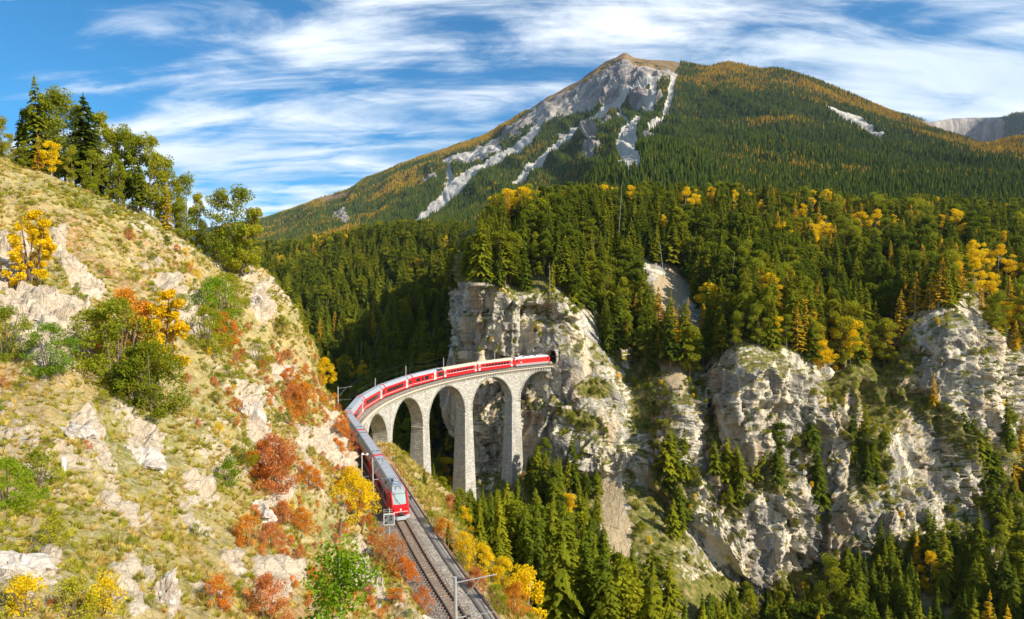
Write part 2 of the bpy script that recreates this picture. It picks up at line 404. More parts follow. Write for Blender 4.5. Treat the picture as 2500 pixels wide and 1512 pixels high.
# the straight bank beyond the abutment: distance from the extended approach line
ax, ay = -21.2, 97.6; tx, ty = -.375, .927
E2 = (X-ax)*ty-(Y-ay)*tx; E2 = np.maximum(E2-3.0, 0)
zt = GR*S
onb = np.clip((Y-124)/26, 0, 1)
zA = np.where(Y < 124, zt-.55-.55*e-.62*np.maximum(e-6, 0), 0)
zA2 = -.3-.55*E2-.62*np.maximum(E2-6, 0)
zB = -np.interp(Y, [118, 140, 168, 190, 209, 226, 250], [.6, 5, 14, 26, 41, 54, 54])
k = np.clip((Y-112)/16, 0, 1)
z = (1-k)*zA+k*np.minimum(zA2, zB)
floor = -76+np.maximum(0, X-80)*.22+3*vn(np.stack([X*.03, Y*.03, 0*X], -1), 4)
z = np.maximum(z, floor)+1.2*np.exp(-np.abs(z-floor)/6)
z = np.where((D < -2.4) & (Y < 128), np.minimum(z, zt-1.5), z)
nz_ = fbm(np.stack([X*.12, Y*.12, z*.12], -1), 5, .55, 11)
z = z+nz_*np.clip(e/5, 0, 1)*np.where(Y > 124, 1.2, 1.8)
V = np.stack([X, Y, z], -1); N = grid_normals(V); px, py = proj(V)
rockm = blobs(px, py, [(1010, 1170, 60, 22, 55), (1060, 1250, 40, 16, 55), (1105, 1330, 40, 15, 60), (985, 1120, 30, 12, 40)])*.8
me = mesh_np('gorge_slope', V.reshape(-1, 3), gridfaces(len(xs), len(ys)), M['hill'],
             {'rock': np.clip(rockm, 0, 1)+.35*np.clip(fbm(V*.2, 4, .5, 5), 0, 1)}, smooth=True)
link('gorge_slope', me, None, 'structure')
PATCH['gorge'] = dict(V=V, N=N, px=px, py=py, at={})
def gorge_z(x, y):
    i = np.interp(x, xs, np.arange(len(xs))); j = np.interp(y, ys, np.arange(len(ys)))
    return float(z[int(round(i)), int(round(j))])

# ------------------------------------------------------------------ hillside above the line (left)
def LT(s, lat=3.4, zz=-.55): return off(s, lat, zz)
def A(*a): return [np.array(q, float) for q in a]
hc = []
hc.append(A((-230, 10, 95), (-190, 60, 100), (-150, 110, 84), P(-330, 300, 100), P(-330, 700, 62), P(-330, 1000, 42), P(-300, 1560, 22), (-14, 6, 24), (-16, -12, 31)))
hc.append(A((-190, 120, 88), (-150, 160, 80), (-115, 128, 64), P(-130, 330, 98), P(-140, 700, 66), P(-140, 1020, 42), P(-120, 1560, 21), (-9, 8, 23.5), (-12, -12, 30)))
hc.append(A((-160, 170, 84), (-125, 170, 70), (-98, 122, 54), P(0, 388, 100), P(0, 700, 70), P(0, 1030, 44), P(10, 1560, 21), (-6, 9, 22.5), (-8, -12, 29)))
hc.append(A((-140, 185, 74), (-105, 165, 58), (-82, 126, 45), P(120, 425, 101), P(120, 740, 69), P(120, 1070, 43), P(120, 1560, 22), (-5, 9, 21.5), (-6, -12, 28.5)))
hc.append(A((-120, 195, 62), (-92, 165, 48), (-76, 130, 36), P(250, 498, 103), P(240, 800, 68), P(230, 1110, 44), P(230, 1560, 23), (-4, 10, 21), (-4, -12, 28)))
hc.append(A((-110, 200, 50), (-80, 162, 38), (-66, 130, 28), P(370, 560, 106), P(350, 840, 70), P(340, 1150, 46), P(360, 1560, 25), (-3, 10, 20), (-2, -12, 27.5)))
hc.append(A((-100, 205, 40), (-74, 160, 28), (-61, 132, 21), P(470, 622, 108), P(460, 870, 74), P(450, 1190, 48), P(500, 1560, 28), (-1.5, 10, 18.5), (0, -12, 27)))
hc.append(A((-95, 200, 25), (-72, 165, 18), (-58, 140, 16), P(540, 668, 113), P(540, 900, 80), P(550, 1230, 51), P(620, 1560, 31), (0, 11, 16.5), (2, -12, 26)))
hc.append(A((-90, 200, 5), (-66, 160, 8), (-55, 136, 12), P(605, 655, 118), P(610, 930, 86), P(640, 1260, 55), P(720, 1560, 34), (1.2, 12, 14), (5, -12, 22)))
hc.append(A((-85, 190, -12), (-60, 155, -4), (-50, 134, 8), P(668, 702, 118), P(685, 960, 90), P(730, 1290, 59), P(800, 1560, 39), (2.5, 13, 11), (8, -12, 17)))
hc.append(A((-80, 185, -25), (-56, 150, -12), (-45.5, 130, 3), P(738, 810, 117), P(760, 1010, 95), P(810, 1310, 64), P(880, 1560, 45), (4, 14, 7), (11, -12, 11)))
hc.append(A((-74, 180, -32), (-52, 146, -18), (-42, 126, -2), P(800, 922, 115), P(822, 1090, 99), P(868, 1330, 68.5), P(950, 1560, 50.5), (5, 15, 3.6), (13, -10, 5)))
hc.append(A((-68, 176, -36), (-48, 142, -20), (-38.5, 124, -4), P(845, 1005, 113.5), LT(6, 4.0, 1.0), LT(-24, 4.2, 1.1), off(-42, 4.3, 1.0), (6, 16, .6), (14, -10, .4)))
hc.append(A((-66, 174, -38), (-46, 140, -22), (-37, 122, -6), LT(16, 3.1, -.3), LT(5, 3.0, -.55), LT(-25, 2.9, -.6), off(-43, 2.9, -.65), (7, 17, -1.6), (15, -10, -2)))
ROCKS_L = [(75, 760, 120, 38, 8), (130, 850, 95, 42, 20), (205, 1085, 125, 38, 50), (365, 1065, 105, 34, 48), (478, 1165, 55, 30, 25),
           (135, 590, 26, 40, 60), (200, 655, 75, 30, 35), (395, 690, 34, 26, 40), (628, 735, 26, 30, 50), (604, 1030, 24, 62, -15),
           (630, 1260, 38, 34, 45), (45, 1385, 70, 26, -10), (310, 1450, 55, 34, 55), (400, 1460, 24, 55, -12), (630, 838, 30, 36, 30),
           (732, 905, 36, 34, 40), (480, 1250, 70, 26, 45), (300, 1240, 60, 34, 40), (735, 1130, 22, 60, -20), (790, 1060, 20, 50, -25),
           (840, 1130, 18, 50, -20), (560, 1380, 60, 26, 50), (20, 640, 40, 60, 20), (445, 770, 34, 34, 30), (870, 1420, 26, 60, -30), (900, 1330, 20, 40, -30),
           (650, 1420, 40, 60, -20)]
for c_ in hc:
    for r_ in (0, 1, 2):
        lim = [27, 27, 24][r_]
        if c_[r_][2] > 29+.0*c_[r_][1]: c_[r_][2] = 29+(c_[r_][2]-29)*.42
def disp_hill(V, N, px, py):
    w = np.stack([V[..., 0]*.10+V[..., 2]*.07, V[..., 1]*.05, V[..., 2]*.12], -1)
    dep = np.clip(V[..., 1], 8, 130)
    sk = np.stack([(px+py*.15)*.004, (py-px*.75)*.014, 0*px], -1)           # beds run down to the right
    bed = fbm(sk, 5, .55, 31)
    fine = fbm(V*.35, 5, .6, 35); mid = fbm(V*.09, 4, .5, 36)
    ws = np.stack([px*.010, py*.010, 0*px], -1)
    rk = blobs(px+fbm(ws, 5, .6, 41)*75, py+fbm(ws, 5, .6, 42)*65, ROCKS_L)+.75*fbm(sk*np.array([3.2, 2.2, 1]), 5, .65, 44)
    rock = np.clip(.42+rk*1.0, 0, 1)*(rk > -.45)+.52*np.clip(bed*2.4+.22, 0, 1)+.30*fine
    rock = np.clip(rock, 0, 1)
    nv = V.shape[1]; fr = np.linspace(0, 1, V.shape[0])[:, None]
    keep = np.clip((1-fr)/.10, 0, 1)                                        # nothing moves into the track
    top = np.ones(nv)[None]
    amp = np.clip(dep/70, .25, 1.0)
    rid = fbm(V*np.array([.25, .25, .5]), 5, .58, 47, ridged=True)*.5+facet(V*.45, 700)*.8+facet(V*1.3, 720)*.3
    d = (mid*1.9+bed*1.0+fine*.55)*amp*keep+rock*(rid*1.3+.1)*amp*keep
    return V+N*(d*top)[..., None], {'rock': rock, 'bed': bed}
build_patch('hillside', hc, 460, 600, M['hill'], disp_hill, rows_w=[.3, .4, 1.0, 3.2, 3.2, 3.2, 1.6, .5], flip=True)

# ------------------------------------------------------------------ cliffs, benches and wooded slope on the far side
CC = [
 (1118, [(1400,400),(1250,405),(1150,410),(1050,415),(950,420),(880,425),(780,430),(700,440),(640,470),(620,540)]),
 (1139, [(1400,300),(1250,310),(1150,320),(1040,325),(900,325),(760,325),(680,335),(620,370),(590,420),(580,500)]),
 (1158, [(1400,215),(1250,228),(1140,240),(1030,245),(880,248),(700,251),(645,272),(590,320),(560,380),(555,470)]),
 (1190, [(1405,198),(1265,214),(1145,234),(1030,240),(880,243),(688,246),(640,270),(580,322),(555,385),(550,470)]),
 (1250, [(1420,185),(1280,202),(1160,226),(1040,236),(880,242),(725,246),(650,275),(570,330),(545,390),(540,470)]),
 (1350, [(1440,172),(1300,188),(1165,218),(1030,231),(870,240),(712,250),(640,285),(560,340),(530,400),(525,480)]),
 (1420, [(1470,168),(1330,182),(1185,214),(1060,222),(930,234),(775,254),(660,300),(560,350),(520,420),(515,500)]),
 (1480, [(1490,166),(1350,180),(1185,212),(1080,219),(990,227),(890,240),(690,300),(565,360),(520,430),(512,510)]),
 (1540, [(1510,165),(1370,178),(1190,210),(1090,219),(1010,229),(925,243),(700,305),(570,365),(520,430),(510,520)]),
 (1600, [(1540,165),(1380,176),(1225,208),(1110,216),(1010,224),(905,238),(700,300),(570,370),(520,440),(505,540)]),
 (1660, [(1570,162),(1410,173),(1280,203),(1150,210),(1030,215),(925,228),(730,300),(580,370),(525,445),(502,550)]),
 (1720, [(1610,160),(1470,172),(1350,200),(1190,210),(1045,222),(925,234),(740,300),(590,370),(530,450),(500,560)]),
 (1800, [(1640,165),(1540,178),(1430,200),(1240,206),(1030,213),(848,224),(720,290),(590,370),(535,450),(500,560)]),
 (1900, [(1650,168),(1580,180),(1490,200),(1260,206),(1030,213),(848,224),(720,290),(600,370),(545,450),(500,560)]),
 (1970, [(1650,170),(1570,182),(1430,202),(1280,209),(1110,217),(880,227),(740,296),(606,375),(548,455),(500,565)]),
 (2010, [(1650,170),(1560,182),(1420,204),(1280,211),(1120,220),(935,231),(760,300),(610,380),(550,460),(500,570)]),
 (2090, [(1650,172),(1530,185),(1350,205),(1230,209),(1080,218),(885,234),(740,300),(620,380),(555,460),(500,580)]),
 (2150, [(1650,173),(1510,186),(1345,205),(1220,210),(1060,223),(905,240),(720,298),(625,376),(558,460),(503,585)]),
 (2230, [(1650,175),(1500,188),(1320,206),(1190,213),(980,228),(775,243),(700,290),(630,370),(560,460),(505,590)]),
 (2330, [(1650,178),(1480,190),(1290,208),(1140,217),(960,227),(745,240),(690,290),(640,370),(570,460),(510,600)]),
 (2450, [(1650,180),(1450,195),(1270,212),(1120,222),(990,230),(850,244),(740,290),(660,370),(580,460),(515,610)]),
 (2600, [(1650,185),(1450,200),(1280,218),(1130,232),(1020,245),(900,262),(770,300),(670,380),(590,470),(520,620)]),
 (2850, [(1650,190),(1450,205),(1290,225),(1150,245),(1040,260),(920,280),(780,320),(680,390),(600,480),(525,630)]),
]
cc = [[P(x, y, d) for y, d in reversed(r)] for x, r in CC]
VEG_R = [(1600, 850, 55, 130, 10), (1560, 760, 60, 80, 0), (1480, 830, 26, 60, -20), (1370, 1310, 120, 150, 0), (1400, 1190, 130, 22, 5),
         (1450, 960, 40, 22, 10), (1590, 1000, 50, 60, 30), (1420, 1035, 50, 18, 30), (1640, 1190, 55, 60, 10), (1660, 1270, 28, 60, 0),
         (1880, 1150, 60, 55, 40), (2140, 950, 60, 110, -30), (2260, 1000, 90, 34, 45), (2360, 1110, 120, 36, 45), (1790, 1180, 34, 90, 0),
         (2120, 1130, 40, 80, 10), (2030, 950, 46, 46, 0), (1990, 1230, 26, 55, -10), (2100, 1060, 60, 26, 20), (2460, 1240, 60, 130, 0), (1960, 1080, 40, 34, 30),
         (1740, 1080, 20, 110, -10), (2210, 880, 40, 60, 0), (1500, 1340, 40, 40, 0), (2450, 1120, 60, 40, 40), (1990, 1470, 150, 60, 0), (2250, 1440, 220, 70, 0), (1750, 1480, 100, 60, 20)]
BARE_R = [(1625, 705, 62, 56, 40), (1665, 790, 50, 34, 50), (1690, 770, 50, 20, 55), (1600, 690, 16, 80, -30), (1500, 1270, 34, 120, -5), (1430, 800, 50, 20, 45), (1330, 1110, 130, 60, 10)]
EARTH_R = [(1500, 1290, 42, 120, -4), (1625, 720, 40, 90, 40), (1565, 720, 18, 90, -25), (1640, 900, 26, 70, -30), (1620, 1010, 26, 40, 0)]
PORT, PH = tr(chain(*circ(118.2)))
def disp_cliff(V, N, px, py):
    wq = V*np.array([.035, .035, .012]); big = fbm(wq, 4, .5, 51, ridged=True)
    st = fbm(V*np.array([.14, .14, .035]), 5, .55, 55, ridged=True)
    fi = fbm(V*.35, 4, .6, 58, ridged=True); ledge = fbm(V*np.array([.02, .02, .16]), 4, .55, 61)
    steep = np.clip((.62-np.abs(N[..., 2]))/.25, 0, 1)
    vegb = blobs(px+30*fbm(V*.05, 3, .5, 71), py+30*fbm(V*.05, 3, .5, 72), VEG_R)
    bare = blobs(px+15*fbm(V*.08, 3, .5, 73), py+15*fbm(V*.08, 3, .5, 74), BARE_R)
    sh = V.copy(); sh[..., 2] = V[..., 2]+.55*V[..., 0]; sh[..., 0] = V[..., 0]-.25*V[..., 2]
    sh = sh+3*fbm(V*.06, 3, .5, 66)[..., None]
    fa = facet(sh*np.array([.075, .075, .04]), 500); fb = facet(sh*np.array([.22, .22, .12]), 520); fc_ = facet(sh*np.array([.6, .6, .35]), 540)
    r = steep*(big*4.5+st*2.4+fi*.9+ledge*1.2+fa*5.0+fb*2.2+fc_*.7)+(1-steep)*(fbm(V*.03, 4, .5, 65)*3+fi*.4)
    nearp = np.exp(-((V[..., 0]-PORT[0])**2+(V[..., 1]-PORT[1])**2)/60.)*np.exp(-((V[..., 2]-PORT[2]-2)/14)**2)
    nearq = np.exp(-((V[..., 0]-PORT[0]-8.5)**2/26.+(V[..., 1]-PORT[1]-1)**2/160.))*np.exp(-((V[..., 2]-PORT[2]-2)/12)**2)
    # the viaduct and its end arch stay clear of the rock
    dd, ss = track_dist(V[..., 0], V[..., 1])
    r = r*(1-.85*nearp)
    hN = N.copy(); hN[..., 2] *= .35; hN /= np.linalg.norm(hN, axis=-1, keepdims=True)+1e-9
    V2 = V+hN*(r*(1-.0*nearp)-2.0*steep*(1-nearp)+2.6*nearp+5.5*nearq)[..., None]
    dd, ss = track_dist(V2[..., 0], V2[..., 1]); h = V2[..., 2]-GR*ss
    ang = np.degrees(np.arctan2(V2[..., 1]-CY, V2[..., 0]-CX))
    # bore of the tunnel
    inb = (np.abs(dd) < 2.3) & (h > -.6) & (h < 4.9-.25*dd**2*.6) & (ang < 121) & (V2[..., 1] > 225) & (V2[..., 1] < 262)
    t = np.array([math.cos(PH), math.sin(PH), 0])
    V2 = V2+np.where(inb[..., None], t*13.0, 0)
    veg = .20+np.clip(vegb*1.4+.15, 0, 1)*(vegb > -.25)-np.clip(bare*2+.3, 0, 1)*(bare > -.1)*.6
    fr = np.linspace(0, 1, V.shape[1])[None]
    return V2, {'veg': np.clip(veg+1.2*((px < 1200)&(py < 690)), -.6, 1), 'vegb': vegb, 'earth': np.clip(.5+1.4*blobs(px+14*fbm(V*.08, 3, .5, 75), py+14*fbm(V*.08, 3, .5, 76), EARTH_R), 0, 1), 'bare': bare, 'steep': steep}
build_patch('cliffs', cc, 560, 470, M['cliff'], disp_cliff, rows_w=[.5, .7, 1.2, 1.6, 3.4, 3.4, 2.8, 1.6, .8], flip=True)

# ------------------------------------------------------------------ wooded valley side behind the viaduct
VC = [
 (430, [(1500,300),(1200,330),(900,400),(760,500),(700,650),(680,850),(700,1100)]),
 (560, [(1450,290),(1150,330),(900,400),(740,500),(660,680),(630,900),(650,1200)]),
 (680, [(1420,285),(1140,325),(930,390),(780,480),(680,640),(625,850),(640,1200)]),
 (780, [(1400,280),(1130,320),(960,375),(820,460),(700,600),(620,800),(630,1150)]),
 (880, [(1390,280),(1130,318),(985,365),(850,440),(720,560),(600,760),(615,1100)]),
 (980, [(1380,280),(1130,318),(990,360),(860,430),(720,540),(585,720),(600,1000)]),
 (1080, [(1380,282),(1140,320),(1000,362),(870,425),(725,520),(590,680),(600,900)]),
 (1180, [(1390,290),(1160,330),(1010,370),(870,430),(720,510),(600,640),(600,800)]),
 (1320, [(1400,300),(1180,345),(1010,385),(870,440),(720,510),(610,620),(605,760)]),
 (1500, [(1420,310),(1200,355),(1010,400),(870,450),(720,520),(610,620),(605,740)]),
]
vc = [[P(x, y, d) for y, d in reversed(r)] for x, r in VC]
def disp_val(V, N, px, py):
    r = fbm(V*.012, 4, .5, 81)*9+fbm(V*.06, 3, .5, 84)*1.5
    road = lines(px, py, [[(1035, 648, 12), (1075, 645, 12)]])
    return V+N*r[..., None]*.6, {'veg': .55+.5*fbm(V*.03, 3, .5, 88), 'road': road}
build_patch('valley_side', vc, 150, 220, M['forestfloor'], disp_val, flip=True)

# ------------------------------------------------------------------ mountain
MC = [
 (300, [(760,1500),(700,2000),(650,2800),(630,3500),(600,4300),(640,5200)]),
 (470, [(700,1450),(650,1950),(610,2700),(585,3500),(566,4300),(620,5200)]),
 (620, [(660,1350),(615,1850),(590,2600),(566,3300),(545,4200),(610,5200)]),
 (700, [(645,1250),(606,1750),(580,2500),(552,3200),(520,4100),(600,5100)]),
 (760, [(640,1200),(600,1650),(568,2300),(536,3000),(500,4000),(600,5000)]),
 (850, [(630,1100),(595,1500),(558,2100),(515,2800),(470,3950),(590,5000)]),
 (900, [(620,1050),(588,1400),(548,2000),(500,2700),(442,3900),(590,5000)]),
 (1000, [(610,980),(580,1300),(535,1900),(475,2600),(401,3800),(560,5000)]),
 (1100, [(600,900),(570,1200),(518,1800),(448,2500),(371,3700),(550,5000)]),
 (1200, [(590,850),(555,1100),(510,1600),(425,2400),(330,3600),(520,5000)]),
 (1300, [(580,800),(530,1000),(500,1500),(395,2300),(270,3500),(500,5000)]),
 (1400, [(570,720),(482,930),(478,1400),(370,2200),(212,3400),(460,5000)]),
 (1460, [(560,700),(440,900),(462,1300),(345,2100),(172,3350),(450,5000)]),
 (1525, [(550,650),(400,900),(430,1300),(300,2100),(141,3300),(450,5000)]),
 (1500, [(555,680),(420,900),(448,1300),(320,2100),(154,3320),(450,5000)]),
 (1548, [(549,640),(390,900),(418,1300),(296,2060),(154,3270),(450,5000)]),
 (1580, [(547,630),(376,900),(402,1300),(290,2000),(160,3200),(450,5000)]),
 (1640, [(545,615),(374,900),(396,1250),(290,2000),(166,3150),(450,5000)]),
 (1720, [(540,600),(392,900),(400,1200),(300,1900),(183,3100),(450,5000)]),
 (1780, [(536,590),(420,870),(405,1200),(300,1850),(174,3050),(450,5000)]),
 (1850, [(532,585),(438,860),(404,1200),(300,1820),(190,3020),(450,5000)]),
 (1900, [(530,580),(445,850),(402,1200),(300,1800),(189,3000),(450,5000)]),
 (1960, [(528,580),(450,850),(405,1200),(312,1800),(206,2950),(450,5000)]),
 (2050, [(525,580),(452,850),(410,1200),(330,1800),(240,2900),(460,4800)]),
 (2150, [(522,590),(455,850),(414,1200),(352,1750),(280,2750),(470,4600)]),
 (2250, [(520,600),(460,850),(420,1200),(376,1650),(322,2500),(470,4200)]),
 (2330, [(522,600),(465,850),(425,1200),(388,1600),(350,2300),(470,4000)]),
 (2400, [(525,600),(470,850),(430,1150),(400,1600),(371,2150),(480,4000)]),
 (2480, [(528,600),(470,850),(434,1150),(396,1600),(356,2150),(480,4000)]),
 (2600, [(530,600),(470,850),(440,1150),(400,1600),(340,2200),(480,4000)]),
 (2850, [(540,600),(480,850),(450,1150),(410,1600),(345,2200),(480,4000)]),
]
mc = [[P(x, y, d) for y, d in reversed(r)] for x, r in MC]
SCREE = [[(1330,300,12),(1300,346,26),(1225,398,22),(1154,446,24),(1080,495,20),(1010,541,12)],
         [(1160,452,8),(1090,500,8),(1030,530,6)],
         [(1592,205,14),(1530,232,16),(1485,261,16),(1420,318,20),(1340,392,20),(1290,430,20),(1236,472,14)],
         [(1595,220,16),(1585,262,24),(1562,305,24),(1548,350,30),(1542,400,48)],
         [(1642,205,14),(1632,262,16),(1612,312,14),(1588,348,12),(1560,378,12)],
         [(1508,261,8),(1518,292,12),(1543,319,10),(1530,352,10),(1524,384,9)],
         [(2000,274,8),(2040,295,24),(2090,322,26),(2140,358,10)],
         [(1100,412,8),(1106,455,16),(1095,470,12)], [(1215,372,30),(1150,392,30),(1092,402,18)],
         [(1430,290,6),(1433,318,8)], [(2150,565-220,4),(2140,355,4)]]
ROCKP = [[(1240,325,26),(1290,302,44),(1360,262,60),(1440,230,74),(1525,192,76),(1600,190,54),(1640,190,36)],
         [(1490,300,20),(1475,350,34),(1448,405,22)], [(1070,455,18),(1045,468,12)], [(840,532,16),(810,540,10)],
         [(1560,240,60),(1600,250,30)], [(1140,400,44),(1200,370,40)], [(1580,350,14),(1620,330,10)], [(1392,340,20),(1370,350,16)],
         [(1280,330,16),(1210,345,30)]]
ALP = [[(1340,250,14),(1400,210,20),(1450,180,22),(1500,156,22)],[(1500,158,14),(1525,146,12),(1560,162,16),(1600,168,12),(1645,172,10)], [(790,492,10),(850,474,10)], [(1340,246,8),(1400,212,10)]]
MC.sort(key=lambda q: q[0])
mc = [[P(x, y, d) for y, d in reversed(r)] for x, r in MC]
def disp_mt(V, N, px, py):
    wx = 20*fbm(V*.0025, 4, .55, 91); wy = 14*fbm(V*.0025, 4, .55, 92)
    f2 = fbm(V*.012, 4, .6, 96)
    f3 = fbm(V*.03, 3, .6, 98)
    sc = -lines(px+wx*.14+f2*3+f3*2.5, py+wy*.12+f2*2+f3*2, SCREE)/6+.45
    rk = -lines(px+wx+f2*14, py+wy+f2*12, ROCKP)/14+.5+f3*.5
    al = -lines(px, py+f2*4, ALP)/6+.5
    t = np.linspace(0, 1, V.shape[1])[None]            # 0 behind .. 1 foot
    up = np.clip((V[..., 2]-60)/400, .05, 1)
    sky_k = np.clip(np.abs(t-.2)/.22, .06, 1)          # the ridge line itself keeps its shape
    g = fbm(np.stack([V[..., 0]*.0045+V[..., 2]*.002, V[..., 1]*.0012, V[..., 2]*.0011], -1), 6, .55, 101, ridged=True)
    h = fbm(V*.009, 4, .6, 107)
    h2 = fbm(V*.022, 4, .6, 109, ridged=True)
    fa = facet(V*np.array([.011, .011, .007]), 600)*22*np.clip(rk+.15, 0, 1)
    r = (g*62+h*12+h2*(4+16*np.clip(rk, 0, 1))+fa)*up*sky_k*(1+.1*np.clip(rk, 0, 1))-np.clip(sc, 0, 1)*8*up
    r *= np.clip((1-t)/.15, 0, 1)*.9+.1
    return V+N*r[..., None], {'scree': np.clip(sc, 0, 1), 'rock': np.clip(rk, 0, 1)*.8+.1, 'alp': np.clip(np.maximum(al, (px > 1280)*(px < 1660)*(py < np.interp(px, [1290, 1400, 1525, 1640], [270, 212, 141, 166])+np.interp(px, [1290, 1400, 1500, 1560, 1650], [4, 14, 12, 6, 1])+f2*9)*.8), 0, 1)}
build_patch('mountain', mc, 860, 430, M['mountain'], disp_mt, flip=True)
FC = [(2080, [(470,4200),(400,4700),(340,5000),(312,5200),(420,6500)]), (2170, [(470,4200),(400,4700),(320,5000),(284,5200),(420,6500)]),
      (2210, [(470,4200),(400,4700),(330,5000),(284,5200),(420,6500)]), (2270, [(470,4200),(405,4800),(350,5100),(300,5250),(420,6500)]),
      (2330, [(470,4200),(410,4900),(365,5400),(291,5500),(420,6500)]), (2400, [(470,4200),(410,4900),(365,5400),(289,5500),(420,6500)]),
      (2450, [(470,4200),(400,4700),(350,5100),(288,5300),(420,6500)]), (2490, [(470,4200),(390,4400),(330,4700),(281,5000),(420,6500)]),
      (2600, [(470,4200),(390,4300),(330,4500),(287,4800),(420,6500)]), (2900, [(470,4200),(390,4300),(330,4500),(295,4800),(420,6500)])]
fc = [[P(x, y, d) for y, d in reversed(r)] for x, r in FC]
def disp_far(V, N, px, py):
    r = fbm(V*np.array([.006, .006, .002]), 5, .55, 121, ridged=True)*30
    t = np.linspace(0, 1, V.shape[1])[None]; r = r*np.clip(np.abs(t-.25)/.1, .15, 1)
    rk = -lines(px, py, [[(2190,300,34),(2250,318,36),(2330,320,70),(2430,320,66)]])/16+.5
    rk = rk-np.clip((px-2450)/30, 0, 1)*2
    sc = -lines(px, py, [[(2300,338,8),(2340,352,16),(2400,350,14)]])/8+.4
    return V+N*r[..., None], {'scree': np.clip(sc, 0, 1), 'rock': np.clip(rk, 0, 1), 'alp': 0*px}
build_patch('far_mountain', fc, 200, 140, M['mountain'], disp_far, flip=True)
# ------------------------------------------------------------------ railway materials
def masonry():
    m, b = new_mat('limestone_masonry'); uv = b.attr('uvm').outputs['Vector']; g = b.n('ShaderNodeNewGeometry').outputs[0]
    wob = b.vmath('ADD', uv, b.vmath('MULTIPLY', b.noise(g, .9, 3, .6, 0, True), (.12, .10, 0)))
    br = b.n('ShaderNodeTexBrick', {'offset': .5, 'squash': 1.0}, Vector=wob, Color1=(.76, .71, .61, 1), Color2=(.40, .37, .32, 1), Mortar=(.12, .11, .095, 1),
             Scale=1.0, Mortar_Size=.05, Bias=-.1, Brick_Width=.95, Row_Height=.5)
    n = b.noise(g, .35, 5, .65); n2 = b.noise(g, 3.5, 4, .7)
    col = b.mix(b.mapr(n, .42, .68, 0, .35), br.outputs[0], (.27, .24, .20))
    st = b.noise(b.n('ShaderNodeMapping', i0=g, i3=(.5, .5, .05)).outputs[0], 1.0, 4, .6)
    col = b.mix(b.mapr(st, .50, .66, 0, .55), col, (.24, .22, .19))
    col = b.mix(b.mapr(n2, .3, .7, 0, .3), col, (.66, .61, .52))
    ht = b.math('ADD', b.math('MULTIPLY', br.outputs[1], -1.0), b.math('MULTIPLY', n2, .9))
    return finish(m, b, col, .93, ht, 1.0, .16, .1)
M['masonry'] = masonry()
M['coping'] = plain('weathered_coping', (.50, .43, .32), .9, var=.3, scale=2)
M['corbel'] = plain('stone_corbel', (.52, .47, .38), .9, var=.3, scale=1)
M['drystone'] = plain('rough_stone', (.38, .33, .26), .95, var=.45, scale=1.3, bstr=.6)
M['rail'] = plain('worn_steel_rail', (.28, .22, .19), .4, .7, var=.2)
M['sleeper'] = plain('weathered_sleeper', (.20, .14, .10), .9, var=.4)
M['rust'] = plain('rusty_iron', (.30, .12, .05), .85, var=.4)
M['kerb'] = plain('brown_concrete_kerb', (.26, .17, .12), .9, var=.35)
M['galv'] = plain('galvanised_steel', (.48, .49, .48), .5, .5, var=.15)
M['red'+'paint'] = plain('red_train_paint', (.62, .012, .016), .28, spec=.5, var=.06, bstr=.02)
M['locored'] = plain('locomotive_red', (.72, .022, .018), .3, spec=.5, var=.05, bstr=.02)
M['darkred'] = plain('dark_red_band', (.42, .008, .02), .5, var=.05, bstr=.02)
M['silver'] = plain('silver_grey_roof', (.34, .36, .39), .5, .1, var=.08, scale=.8, bstr=.03)
M['beige'] = plain('beige_roof', (.55, .47, .34), .75, var=.15, scale=1.2)
M['white'] = plain('white_paint', (.78, .77, .74), .45, var=.04, bstr=.02)
M['glass'] = plain('dark_window_glass', (.018, .022, .026), .08, spec=.8, var=.3, bstr=.0)
M['wind'] = plain('windscreen_painted_reflection', (.30, .38, .36), .08, spec=.9, var=.1, bstr=0)  # greenish-white reflection painted into the glass colour
M['black'] = plain('black_rubber', (.02, .02, .022), .8)
M['under'] = plain('dark_underframe', (.05, .045, .045), .8)
M['grey'] = plain('grey_skirt', (.30, .31, .33), .55)
M['lightgrey'] = plain('light_grey_equipment', (.55, .57, .6), .5)
M['blue'] = plain('blue_grey_equipment', (.16, .22, .30), .5)
M['yellow'+'paint'] = plain('yellow_paint', (.75, .45, .02), .5)
M['lamp'] = plain('clear_headlight', (.85, .85, .8), .1, spec=.8)
M['void'] = plain('tunnel_lining', (.05, .045, .04), .95)

def mesh_uv(name, V, F, UV, mat):
    me = mesh_np(name, V, F, mat)
    a = me.attributes.new('uvm', 'FLOAT_VECTOR', 'POINT')
    uv = np.concatenate([np.asarray(UV, np.float32).reshape(-1, 2), np.zeros((len(V), 1), np.float32)], 1); a.data.foreach_set('vector', uv.ravel())
    return me
